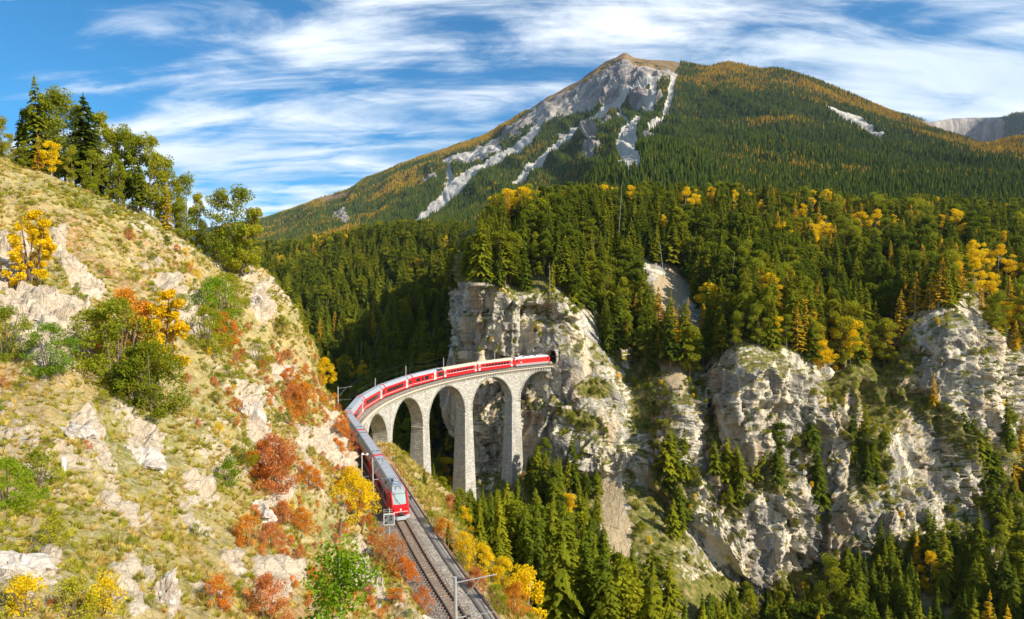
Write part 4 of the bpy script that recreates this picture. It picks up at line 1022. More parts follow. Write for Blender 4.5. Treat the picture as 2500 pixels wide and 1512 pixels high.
# ------------------------------------------------------------------ tunnel mouth
pt = thing('tunnel_portal', 'dark tunnel mouth with rough stone arch in the cliff, yellow door inside', 'tunnel portal', (PORT[0], PORT[1], PORT[2]), PH)
V, F = [], []; n = 24
prof = lambda r, zz: [(-r, -.9)]+[(-r, zz*k/4) for k in range(5)]+[(-r*math.cos(math.pi*k/n), zz+r*math.sin(math.pi*k/n)) for k in range(1, n)]+[(r, zz*k/4) for k in range(4, -1, -1)]+[(r, -.9)]
pr = prof(2.25, 2.9); m_ = len(pr)
V = [(x, y, z_) for x in (-.2, 9) for y, z_ in pr]
F = [(k, k+1, m_+k+1, m_+k) for k in range(m_-1)]+[tuple(range(m_, 2*m_))]
MB().add(V, F).obj('bore_lining', M['void'], pt)
for k in range(15):                                              # arch stones around the mouth
    q0, q1 = math.pi*k/15+.015, math.pi*(k+1)/15-.015; V = []
    for x in (-.45, .5):
        for q in (q0, q1):
            for r in (2.25, 2.85+.15*(k % 2)): V.append((x, -r*math.cos(q), 2.9+r*math.sin(q)))
    MB().add(V, [(0, 1, 3, 2), (4, 5, 7, 6), (0, 1, 5, 4), (2, 3, 7, 6), (0, 2, 6, 4), (1, 3, 7, 5)]).obj('stone', M['drystone'], pt)
for sd in (-1, 1):
    for k in range(5): put('stone', (.9, .62, .66), (.02, sd*2.57, -.55+k*.69), M['drystone'], pt, bev=.05)
dr = thing('yellow_tunnel_door', 'tall yellow door panel standing open inside the tunnel mouth', 'door', off(chain(PORT[0], PORT[1])+.6, -1.75, -.25), PH)
put('door_panel', (.9, .10, 3.4), (0, 0, 1.7), M['yellowpaint'], dr); put('door_frame', (.1, .16, 3.5), (-.48, 0, 1.75), M['under'], dr)
cart = thing('yellow_track_trolley', 'small yellow maintenance trolley beside the rails at the tunnel mouth', 'trolley', off(chain(PORT[0], PORT[1])-2.2, -1.2, -.1), PH)
put('deck', (1.6, .7, .12), (0, 0, .5), M['yellowpaint'], cart); put('toolbox', (.5, .5, .35), (.3, 0, .75), M['lightgrey'], cart)
for dx in (-.5, .5): MB().tube((dx, -.38, .22), (dx, .38, .22), .2, n=12).obj('wheel', M['under'], cart)

# ------------------------------------------------------------------ masts, signal, wires
def mast(loc, h, lean, arm, label, group='overhead line masts beside the track', r=.14, hd=0, kind='arm', nearm=None):
    m_ = thing('catenary_mast', label, 'mast', loc, hd, group)
    top = Vector((lean[0]*h, lean[1]*h, h))
    MB().tube((0, 0, -.6), top, r, r*.72, n=12).obj('pole', M['galv'], m_)
    MB().tube(top, top+Vector((0, 0, .08)), r*.85, n=12).obj('cap', M['galv'], m_)
    if kind == 'arm':
        d = Vector((math.cos(arm), math.sin(arm), 0)); L_ = 3.1
        a0 = top-Vector((0, 0, .35)); a1 = a0+d*L_+Vector((0, 0, .45))
        ar = MB().tube(a0, a1, .045).tube(top-Vector((0, 0, 2.3)), a0+(a1-a0)*.62, .03).obj('bracket_arm', M['galv'], m_)
        b0 = top-Vector((0, 0, 3.0)); b1 = b0+d*2.9+Vector((0, 0, .25))
        MB().tube(b0, b0+(b1-b0)*.4, .05).obj('registration_arm', M['galv'], m_)
        MB().tube(b0+(b1-b0)*.4, b1, .022).obj('steady_arm', M['galv'], m_)
        MB().tube(b0+(b1-b0)*.3, b0+(b1-b0)*.4, .085, n=10).obj('insulator', M['under'], m_)
        MB().tube(a0+(a1-a0)*.86, a0+(a1-a0)*.90-Vector((0, 0, .4)), .05).obj('insulator', M['under'], m_)
    return m_
# near mast at the bottom edge; mast left of the cab; masts on the far side of the viaduct
bp = P(1113, 1415, 46.0); g0 = off(chain(bp[0], bp[1]), 2.6, -.6)
nm_top = P(1111, 1412, 45.5)
mast((nm_top[0]+.1, nm_top[1], nm_top[2]-6.6), 6.6, (-.015, 0), math.radians(8), 'grey steel catenary mast with two arms at the bottom edge, nearest the viewer', r=.17)
ml = off(chain(-18.5, 84.9)-.5, 2.75, -.5); _, hh = tr(chain(-18, 85))
mast(ml, 7.6, (-.022, .0), math.radians(6), 'slim grey catenary mast standing left of the leading carriage', r=.12)
for (px_, py_, d_), lb in zip([(833, 945, 139), (903, 924, 170), (998, 895, 187), (1110, 877, 203), (1233, 860, 221)],
     ['catenary mast with yellow band behind the bend of the train', 'grey catenary mast behind the fifth carriage', 'grey catenary mast behind the carriage with roof windows', 'grey catenary mast behind the first beige-roofed carriage', 'thin catenary mast behind the last carriage before the locomotive']):
    p = P(px_, py_, d_); s_ = chain(p[0], p[1]); q = off(s_, 2.75, -.6)
    m_ = mast(q, p[2]-q[2], (0, 0), tr(s_)[1]-math.pi/2, lb, r=.17, kind='arm' if py_ == 945 else 'pole')
    if py_ == 945: MB().tube((0, 0, 2.2), (0, 0, 3.6), .17, n=12).obj('warning_band', M['yellowpaint'], m_)
wr = MB()
def wire(s0, s1, lat, zz, sag, nm):
    V = [off(s, lat, zz-sag*(1-((2*(s-s0)/(s1-s0))-1)**2)) for s in np.linspace(s0, s1, 9)]
    for a_, b_ in zip(V[:-1], V[1:]): wr.tube(a_, b_, .018, n=4)
ms = [S0+3, chain(-18.5, 84.9), chain(*P(833, 945, 139)[:2]), chain(*P(903, 924, 170)[:2]), chain(*P(998, 895, 187)[:2]), chain(*P(1110, 877, 203)[:2]), chain(*P(1233, 860, 221)[:2]), SJ[10]]
for a_, b_ in zip(ms[:-1], ms[1:]):
    wire(a_, b_, .1, 5.0, .05, 'w'); wire(a_, b_, .1, 6.0, .7, 'w'); wire(a_, b_, 2.6, 6.6, .35, 'w')
tag(wr.obj('overhead_wire', M['under']), 'thin dark overhead line wires strung above the train', 'overhead wire')
# frame with round lamp left of train and signal
fr = thing('loading_gauge_frame', 'thin white hook shaped metal frame beside the dark left side of the train', 'metal frame', off(chain(-21, 92)+2.0, 3.0, -.4))
MB().tube((0, 0, 0), (0, 0, 5.4), .05).tube((0, 0, 5.4), (.8, 0, 5.4), .05).tube((0, 0, 1.9), (1.1, 0, 2.1), .05).obj('frame_tube', M['white'], fr)
for q in ((.1, 0, 5.5), (.8, 0, 5.45)):
    MB().tube(Vector(q)-Vector((0, .12, 0)), Vector(q)+Vector((0, .12, 0)), .17, n=12).obj('insulator', M['white'], fr)
sg_p = off(chain(-16.5, 72.8), 2.7, -.5)
M['board'] = plain('signal_board_grey', (.19, .195, .20), .6)
sg = thing('railway_signal', 'rear of a grey rounded signal board with four lamp hoods on a ladder post', 'signal', sg_p, math.radians(8))
MB().tube((0, 0, -.3), (0, 0, 4.7), .07, n=10).obj('post', M['galv'], sg)
bd = MB().box((0, 0, 0), (1.12, .08, 1.22)).obj('signal_board', M['board'], sg, bevel=.03); bd.scale = (1.1, 1, 1.08); bd.location = (0, -.14, 3.35)
for c_, s_ in (((0, 0, .60), (1.12, .11, .06)), ((0, 0, -.60), (1.12, .11, .06)), ((.55, 0, 0), (.06, .11, 1.22)), ((-.55, 0, 0), (.06, .11, 1.22))): put('board_rim', s_, c_, M['white'], bd)
for c_ in ((-.28, .28), (.26, .36), (.26, .02), (-.28, -.34)):
    o = MB().tube((c_[0], -.05, c_[1]), (c_[0]-.01, -.17, c_[1]+.01), .07, .09, n=12).obj('lamp_hood', M['black'], bd)
for zz in (.9, 4.45, 1.25, 4.2): put('ladder_rung', (1.15, .05, .05), (-.15, .1, zz), M['galv'], sg)
for xx in (-.62,): put('ladder_rail', (.05, .05, 3.6), (xx, .25, 2.7), M['galv'], sg)
ms_ = thing('small_white_signal', 'small white box signal low on the ground by the train side', 'signal', off(chain(-17.5, 87), 2.55, -.5))
put('housing', (.5, .3, .55), (0, 0, .45), M['white'], ms_, bev=.05); MB().tube((0, 0, 0), (0, 0, .3), .05).obj('post', M['galv'], ms_)
# ------------------------------------------------------------------ plants: prototypes
def tri_mesh(name, T, mat):
    T = np.asarray(T, np.float32).reshape(-1, 3, 3)
    return mesh_np(name, T.reshape(-1, 3), np.arange(len(T)*3).reshape(-1, 3), mat)
def conifer(seed, H, R, lv, nb, mat, z0=.10, droop=.4, ragged=.25, shape=.85):
    r_ = np.random.default_rng(seed); T = []
    for i in range(lv):
        z_ = H*(z0+(1-z0)*(i+.5)/lv)+r_.normal()*.1; rr = R*max(0, 1-(z_-z0*H)/(H*(1-z0)))**shape+.18
        if r_.random() < ragged*.5: rr *= .65
        for b_ in range(nb):
            if r_.random() < ragged*.6: continue
            a = r_.uniform(0, 2*math.pi); L = rr*r_.uniform(.68, 1.12); d = np.array([math.cos(a), math.sin(a), 0]); l = np.array([-d[1], d[0], 0])
            up = r_.uniform(-.1, .25) if i > lv*.7 else r_.uniform(-.15, .1)
            c = lambda t: d*(L*t)+np.array([0, 0, z_+L*(up*t-droop*t*t)])
            for t in (.30, .62, .92):
                w = L*.36*(1.15-t)+.12; q = c(t); e_ = c(min(1.12, t+.34)); s_ = c(max(0, t-.22))
                for sd in (-1, 1):
                    T.append([s_, q+l*sd*w+np.array([0, 0, -.22*w-.05*r_.random()]), e_])
                    if t > .5: T.append([q, q+l*sd*w*.45+np.array([0, 0, -.34-.3*r_.random()]), e_])
    top = np.array([0, 0, H])
    for k in range(4):
        a = k*1.57; T.append([top+[0, 0, .7], np.array([math.cos(a)*.28, math.sin(a)*.28, H-1.3]), np.array([math.cos(a+1.3)*.28, math.sin(a+1.3)*.28, H-1.3])])
    return tri_mesh('crown', T, mat)
def farconifer(seed, mat, H=18, R=3.0, lv=7, ns=7):
    r_ = np.random.default_rng(seed); T = []
    for i in range(lv):
        z_ = H*(.06+.9*i/lv); rr = R*(1-z_/H)**.8+.2; zt_ = z_+H*.26
        for k in range(ns):
            a = 2*math.pi*(k+r_.random()*.6)/ns+i; w = 2*math.pi/ns*.62; q = rr*r_.uniform(.7, 1.15)
            T.append([(math.cos(a-w)*q*.8, math.sin(a-w)*q*.8, z_), (math.cos(a)*q*1.15, math.sin(a)*q*1.15, z_-.5), (0, 0, zt_)])
            T.append([(math.cos(a)*q*1.15, math.sin(a)*q*1.15, z_-.5), (math.cos(a+w)*q*.8, math.sin(a+w)*q*.8, z_), (0, 0, zt_)])
    return tri_mesh('crown', T, mat)
def trunk_mesh(H, r, mat, limbs=0, seed=0, lean=0, z1=.97):
    mb = MB(); rr = random.Random(seed); p = Vector((0, 0, -.8)); n = 5
    for k in range(n):
        q = Vector((lean*H*((k+1)/n)**2*.2+rr.uniform(-.02, .02)*H*.3, rr.uniform(-.02, .02)*H*.3, H*z1*(k+1)/n)) if limbs else Vector((0, 0, H*z1*(k+1)/n))
        mb.tube(p, q, r*(1-k/n)+.02, r*(1-(k+1)/n)+.02, n=6); p = q
    for k in range(limbs):
        z_ = H*rr.uniform(.25, .8); a = rr.uniform(0, 6.28); L = H*.28*(1.1-z_/H)
        mb.tube((lean*H*(z_/H)**2*.2, 0, z_), (math.cos(a)*L, math.sin(a)*L, z_+L*.75), r*.35, r*.1, n=5)
    return mb.mesh('trunk', mat)
def leafy(seed, H, W_, n, size, mat, z0=.25, clumps=12, cone=.5, lean=0, cs_=1.0):
    """broadleaf crown: leaf-clump faces gathered round limb ends"""
    r_ = np.random.default_rng(seed); T = []
    cs = []
    for k in range(clumps):
        t = r_.random()**.9; z_ = H*(z0+(1-z0)*t); w = W_*math.sin(math.pi*min(1, .18+.78*(t*(1-cone)+.0+cone*(t**.6))))**.7
        a = r_.uniform(0, 6.28); q = w*r_.random()**.5
        cs.append((math.cos(a)*q+lean*H*t*t*.2, math.sin(a)*q, z_, W_*r_.uniform(.22, .50)*cs_))
    cs.append((lean*H*.2, 0, H*.96, W_*.22))
    wt = np.array([c[3]**2 for c in cs]); idx = r_.choice(len(cs), n, p=wt/wt.sum())
    for i in idx:
        x, y, z_, cr = cs[i]; v = r_.normal(size=3); v /= np.linalg.norm(v); c = np.array([x, y, z_])+v*cr*r_.random()**.35*np.array([1, 1, .85])
        a = r_.normal(size=3); a /= np.linalg.norm(a); b_ = np.cross(a, r_.normal(size=3)); b_ /= np.linalg.norm(b_)
        s_ = size*r_.uniform(.6, 1.3)
        T.append([c-a*s_*.6, c+b_*s_*.42, c+a*s_*.6]); T.append([c-a*s_*.6, c+a*s_*.6, c-b_*s_*.42])
    return tri_mesh('crown', T, mat)
def stems(H, W_, n, mat, seed):
    mb = MB(); rr = random.Random(seed)
    for k in range(n):
        a = rr.uniform(0, 6.28); mb.tube((rr.uniform(-.1, .1), rr.uniform(-.1, .1), -.3), (math.cos(a)*W_*.6, math.sin(a)*W_*.6, H*rr.uniform(.6, .95)), .035*H/2, .01, n=4)
    return mb.mesh('stem', mat)
PR = {}
def proto(key, crown, trunk): PR[key] = (crown, trunk)
for k in range(5): proto(f'spruce{k}', conifer(10+k, 20, [3.3, 3.9, 3.0, 4.3, 3.7][k], [30, 28, 32, 26, 24][k], 11, M['spruce'], [.06, .1, .05, .14, .22][k], [.42, .35, .5, .38, .3][k], [.2, .3, .2, .4, .5][k], [.8, .85, .75, .7, .6][k]), trunk_mesh(20, .24, M['bark']))
for k in range(2): proto(f'pine{k}', leafy(30+k, 17, 2.8, 3200, .42, M['spruce'], .42, 26, .2), trunk_mesh(17, .22, M['bark'], 5, k))
for k in range(2): proto(f'larch{k}', conifer(40+k, 18, 2.6, 26, 8, M['larch'], .1, .2, .4, .8), trunk_mesh(18, .2, M['palebark']))
for k in range(3): proto(f'yellow{k}', leafy(50+k, 13, 3.0, 4200, .27, M['yellow'], [.3, .2, .35][k], 22, .35), trunk_mesh(13, .16, M['palebark'], 6, 9+k))
for k in range(3): proto(f'olive{k}', leafy(60+k, 12, [2.3, 2.7, 2.0][k], 4600, .24, M['olive'], [.1, .2, .05][k], 34, .55), trunk_mesh(12, .17, M['bark'], 6, 19+k))
def shrubp(key, seed, mat, n=1500, size=.095, W_=.95): proto(key, leafy(seed, 2.0, W_, n, size, M[mat], .06, 26, .2), stems(2.0, W_, 7, M['bark'], seed))
for k in range(2):
    for nm in ('orange', 'red', 'yellow', 'green', 'olive'): shrubp(f'{nm}_shrub{k}', 70+k*7+len(nm), nm)
    shrubp(f'column_shrub{k}', 90+k, 'yellow', 1900, .09, .5); shrubp(f'darkshrub{k}', 95+k, 'spruce', 1700, .11, .9)
for nm, mt, W_ in (('orange_shrub0', 'orange', .95), ('red_shrub0', 'red', .95), ('yellow_shrub0', 'yellow', .95), ('olive_shrub0', 'olive', .95), ('green_shrub0', 'green', .95), ('column_shrub0', 'yellow', .46), ('column_shrub1', 'yellow', .5), ('darkshrub0', 'spruce', .85)):
    proto(nm[:-1]+'L', leafy(400+len(nm), 2.0, W_*1.1, 7000, .050, M[mt], .03, 60, .25, 0, .58), stems(2.0, W_*.8, 5, M['bark'], 5))
proto('far0', farconifer(1, M['farspruce'], 14, 2.7), None); proto('far1', farconifer(2, M['farspruce'], 16, 2.5), None)
proto('far2', farconifer(3, M['farlarch'], 13, 2.5), None); proto('far3', leafy(5, 10, 3, 160, 1.3, M['yellow'], .1, 8, .3), None)

COUNT = {}
FIRST = {}
def plant(key, loc, scl, name, label, cat, group, rz=None, sz=None):
    cr, tk = PR[key]
    r = bpy.data.objects.new(name, None); COL.objects.link(r); r.empty_display_size = .3
    r.location = loc; r.rotation_euler = (random.uniform(-.03, .03), random.uniform(-.03, .03), random.uniform(0, 6.28) if rz is None else rz)
    r.scale = (scl, scl, scl*(sz or 1)); tag(r, label, cat, group)
    c = link('crown', cr, r); FIRST.setdefault(key, []).append((c, None))
    if tk: t = link('trunk' if tk.name.startswith('trunk') else 'stem', tk, r); FIRST[key][-1] = (c, t)
    COUNT[key] = COUNT.get(key, 0)+1
    return r
# ------------------------------------------------------------------ scattering over the terrain
def cells(name):
    p = PATCH[name]; V = p['V']; a = np.linalg.norm(np.cross(V[1:, :-1]-V[:-1, :-1], V[:-1, 1:]-V[:-1, :-1]), axis=-1)
    return p, a
def scatter(name, per_m2, prob, seed):
    """prob: array per cell 0..1 -> list of points with indices"""
    p, a = cells(name); r_ = np.random.default_rng(seed); V = p['V']
    lam = a*per_m2*prob; n = r_.poisson(np.clip(lam, 0, 30)); ii, jj = np.nonzero(n); cnt = n[ii, jj]
    ii = np.repeat(ii, cnt); jj = np.repeat(jj, cnt); u = r_.random(len(ii))[:, None]; v = r_.random(len(ii))[:, None]
    Q = (V[ii, jj]*(1-u)*(1-v)+V[ii+1, jj]*u*(1-v)+V[ii, jj+1]*(1-u)*v+V[ii+1, jj+1]*u*v)
    return Q, ii, jj
def thin(Q, dmin, seed=0):
    """rough spacing by grid cell in plan"""
    r_ = np.random.default_rng(seed); o = r_.permutation(len(Q)); k = np.floor(Q[o, :2]/dmin).astype(int); _, f = np.unique(k, axis=0, return_index=True); return o[np.sort(f)]
def ground_at(name, x, y):
    V = PATCH[name]['V']; d = (V[..., 0]-x)**2+(V[..., 1]-y)**2; i = np.unravel_index(np.argmin(d), d.shape); return V[i]
def find_px(name, px, py, near=True, ymin=None):
    V = PATCH[name]['V']; qx, qy = proj(V); d = (qx-px)**2+(qy-py)**2
    i = np.unravel_index(np.argmin(d), d.shape); return V[i]

def instancer(name, pts, scl, idx, keys, label, cat, seed=0, tilt=.05, kind='stuff', align=None):
    """one object for what nobody could count: points carrying copies of the plants standing nearby"""
    keys = [k if not isinstance(k, str) or k in FIRST else [q for q in FIRST if q[:-1] == k[:-1]][0] for k in keys]
    n = len(pts); me = bpy.data.meshes.new(name); me.vertices.add(n); me.vertices.foreach_set('co', np.asarray(pts, np.float32).ravel())
    r_ = np.random.default_rng(seed)
    rot = np.stack([r_.normal(0, tilt, n), r_.normal(0, tilt, n), r_.uniform(0, 6.28, n)], -1).astype(np.float32)
    a = me.attributes.new('rot', 'FLOAT_VECTOR', 'POINT'); a.data.foreach_set('vector', rot.ravel())
    s3 = np.asarray(scl, np.float32); s3 = np.repeat(s3[:, None], 3, 1) if s3.ndim == 1 else s3
    if name == 'forest': s3[:, :2] *= r_.uniform(1.0, 1.5, n)[:, None].astype(np.float32)
    a = me.attributes.new('scl', 'FLOAT_VECTOR', 'POINT'); a.data.foreach_set('vector', s3.ravel())
    a = me.attributes.new('pick', 'INT', 'POINT'); a.data.foreach_set('value', np.asarray(idx, np.int32))
    o = link(name, me, None, kind); tag(o, label, cat)
    ng = bpy.data.node_groups.new(name, 'GeometryNodeTree')
    ng.interface.new_socket('Geometry', in_out='INPUT', socket_type='NodeSocketGeometry'); ng.interface.new_socket('Geometry', in_out='OUTPUT', socket_type='NodeSocketGeometry')
    N_ = ng.nodes; L_ = ng.links; gi = N_.new('NodeGroupInput'); go = N_.new('NodeGroupOutput')
    jn = N_.new('GeometryNodeGeometryToInstance'); insts = []
    for k in reversed(keys):
        objs = [q for q in FIRST[k][0] if q is not None] if isinstance(k, str) else [k]
        if len(objs) > 1:
            j2 = N_.new('GeometryNodeJoinGeometry')
            for q in objs:
                oi = N_.new('GeometryNodeObjectInfo'); oi.inputs['Object'].default_value = q; oi.transform_space = 'ORIGINAL'; L_.new(oi.outputs['Geometry'], j2.inputs[0])
            src = j2.outputs[0]
        else:
            oi = N_.new('GeometryNodeObjectInfo'); oi.inputs['Object'].default_value = objs[0]; oi.transform_space = 'ORIGINAL'; src = oi.outputs['Geometry']
        L_.new(src, jn.inputs[0])
    def na(nm, t):
        q = N_.new('GeometryNodeInputNamedAttribute'); q.data_type = t; q.inputs['Name'].default_value = nm; return q.outputs[0]
    # one 'geometry to instance' per plant, then a pick list
    N_.remove(jn); jj_ = N_.new('GeometryNodeJoinGeometry')
    for k in reversed(keys):
        objs = [q for q in FIRST[k][0] if q is not None] if isinstance(k, str) else [k]
        j2 = N_.new('GeometryNodeJoinGeometry')
        for q in objs:
            oi = N_.new('GeometryNodeObjectInfo'); oi.inputs['Object'].default_value = q; oi.transform_space = 'ORIGINAL'; L_.new(oi.outputs['Geometry'], j2.inputs[0])
        g2 = N_.new('GeometryNodeGeometryToInstance'); L_.new(j2.outputs[0], g2.inputs[0]); L_.new(g2.outputs[0], jj_.inputs[0])
    ip = N_.new('GeometryNodeInstanceOnPoints'); L_.new(gi.outputs[0], ip.inputs['Points']); L_.new(jj_.outputs[0], ip.inputs['Instance'])
    ip.inputs['Pick Instance'].default_value = True; L_.new(na('pick', 'INT'), ip.inputs['Instance Index'])
    er = N_.new('FunctionNodeEulerToRotation'); L_.new(na('rot', 'FLOAT_VECTOR'), er.inputs[0]); L_.new(er.outputs[0], ip.inputs['Rotation'])
    L_.new(na('scl', 'FLOAT_VECTOR'), ip.inputs['Scale']); L_.new(ip.outputs[0], go.inputs[0])
    md = o.modifiers.new('plants', 'NODES'); md.node_group = ng; return o

# ---- conifers: candidates from every wooded zone
cand = []      # x,y,z,height,zone
def mid(a): return a[:-1, :-1]
p = PATCH['gorge']; D_, S_ = track_dist(mid(p['V'][..., 0]), mid(p['V'][..., 1])); Yc = mid(p['V'][..., 1]); Xc = mid(p['V'][..., 0])
pr_ = ((D_ > 12) & (Yc > 66)).astype(float)*np.where(D_ < 18, .35, 1)
pr_ = np.where((Yc > 128) & (np.hypot(Xc-CX, Yc-CY) > 92) & (Xc < 30), pr_*.35, pr_)
pr_ = np.where(np.hypot(Xc-CX, Yc-CY) > 99, 0, pr_)
Q, ii, jj = scatter('gorge', 1/16., pr_, 3); k_ = thin(Q, 3.6); Q = Q[k_]
Hh = RNG.uniform(12, 23, len(Q)); envx = [900, 990, 1040, 1100, 1160, 1230, 1300, 1380, 1450, 1480, 1560, 1640, 1720, 1850, 1950, 2050, 2200, 2350, 2600]
envy = [1160, 1100, 1130, 1175, 1190, 1185, 1215, 1190, 1215, 1310, 1300, 1370, 1450, 1470, 1440, 1355, 1290, 1240, 1180]
def fit_env(Q, H, ex, ey, jit=40, lo=.35):
    qx, qy = proj(Q+np.array([0, 0, 1.0])*H[:, None]); bx, by = proj(Q); lim = np.interp(bx, ex, ey)+np.abs(RNG.normal(0, jit, len(Q)))
    s_ = np.clip((by-lim)/np.maximum(by-qy, 1), 0, 1); return s_
s_ = fit_env(Q, Hh, envx, envy); bx, by = proj(Q); ok = (s_*Hh > 5)&(bx > 930)
for q, h in zip(Q[ok], (s_*Hh)[ok]): cand.append((*q, h, 'gorge'))
# cliffs and the wood above them
p = PATCH['cliffs']; Nz = np.abs(mid(p['N'][..., 2])); px_, py_ = mid(p['px']), mid(p['py']); vb = mid(p['at']['vegb']); ba = mid(p['at']['bare'])
xx = [1075, 1158, 1250, 1350, 1420, 1480, 1540, 1600, 1660, 1720, 1800, 1900, 1970, 2010, 2090, 2150, 2230, 2330, 2450, 2600, 2850]
yt = [760, 690, 715, 705, 770, 885, 920, 900, 920, 925, 842, 842, 880, 955, 880, 900, 770, 740, 845, 895, 910]
top = np.interp(px_, xx, yt)
up = ((py_ < top+6) & (Nz > .28))|((px_ < 1180)&(py_ < 688))
low = (py_ > top+30) & (Nz > .36) & ((vb > .02)|(py_ > 1430)) & (py_ > 1080) & ~((px_ > 1660)&(px_ < 2010)&(py_ < 1420)&(py_ > 1060)&(vb < .35))
prb = np.where(up, 1.0, 0)*np.where(ba > -.05, .04, 1); prb = np.where(low, .9, prb)*np.where((ba > -.05), .05, 1)
vegst = (vb > .0)&(~up)&(~low)
Vc = mid(p['V']); dd_, ss_ = track_dist(Vc[..., 0], Vc[..., 1]); prb = np.where((np.abs(dd_) < 9)&(Vc[..., 1] < 252)&(Vc[..., 2] > -8)&(Vc[..., 2] < 14), 0, prb)
Q, ii, jj = scatter('cliffs', 1/15., prb, 5); k_ = thin(Q, 3.5); Q = Q[k_]; U_ = up[ii[k_], jj[k_]]
Hh = np.where(U_, RNG.uniform(9, 25, len(Q)), RNG.uniform(7, 18, len(Q)))
s_ = fit_env(Q, Hh, [1060, 1150, 1175, 1215, 1260, 1340, 1430, 1520, 1600, 1700, 1800, 1900, 2000, 2100, 2250, 2400, 2600], [600, 570, 520, 462, 455, 448, 440, 448, 440, 440, 440, 450, 455, 470, 470, 480, 490], 22)
s2 = fit_env(Q, Hh, [1000, 1540, 1600, 1640, 1700, 2000, 2060, 2100, 2600], [1100, 1150, 1150, 1260, 1420, 1420, 1330, 1150, 1100], 20); s_ = np.where(U_, s_, s_*np.where(proj(Q)[1] > 1380, s2, 1))
bx, by = proj(Q); ok = (s_*Hh > 4)&(bx > 1000)&(bx < 2720); Hh = Hh*s_
for q, h, u in zip(Q[ok], Hh[ok], U_[ok]): cand.append((*q, h, 'top' if u else 'bench'))
Qs, ii, jj = scatter('cliffs', 1/9., vegst.astype(float), 6); k_ = thin(Qs, 2.2); Qs = Qs[k_]      # small growth on ledges
bx, by = proj(Qs); okk = (bx > 1100)&(bx < 2600); LEDGE = Qs[okk]
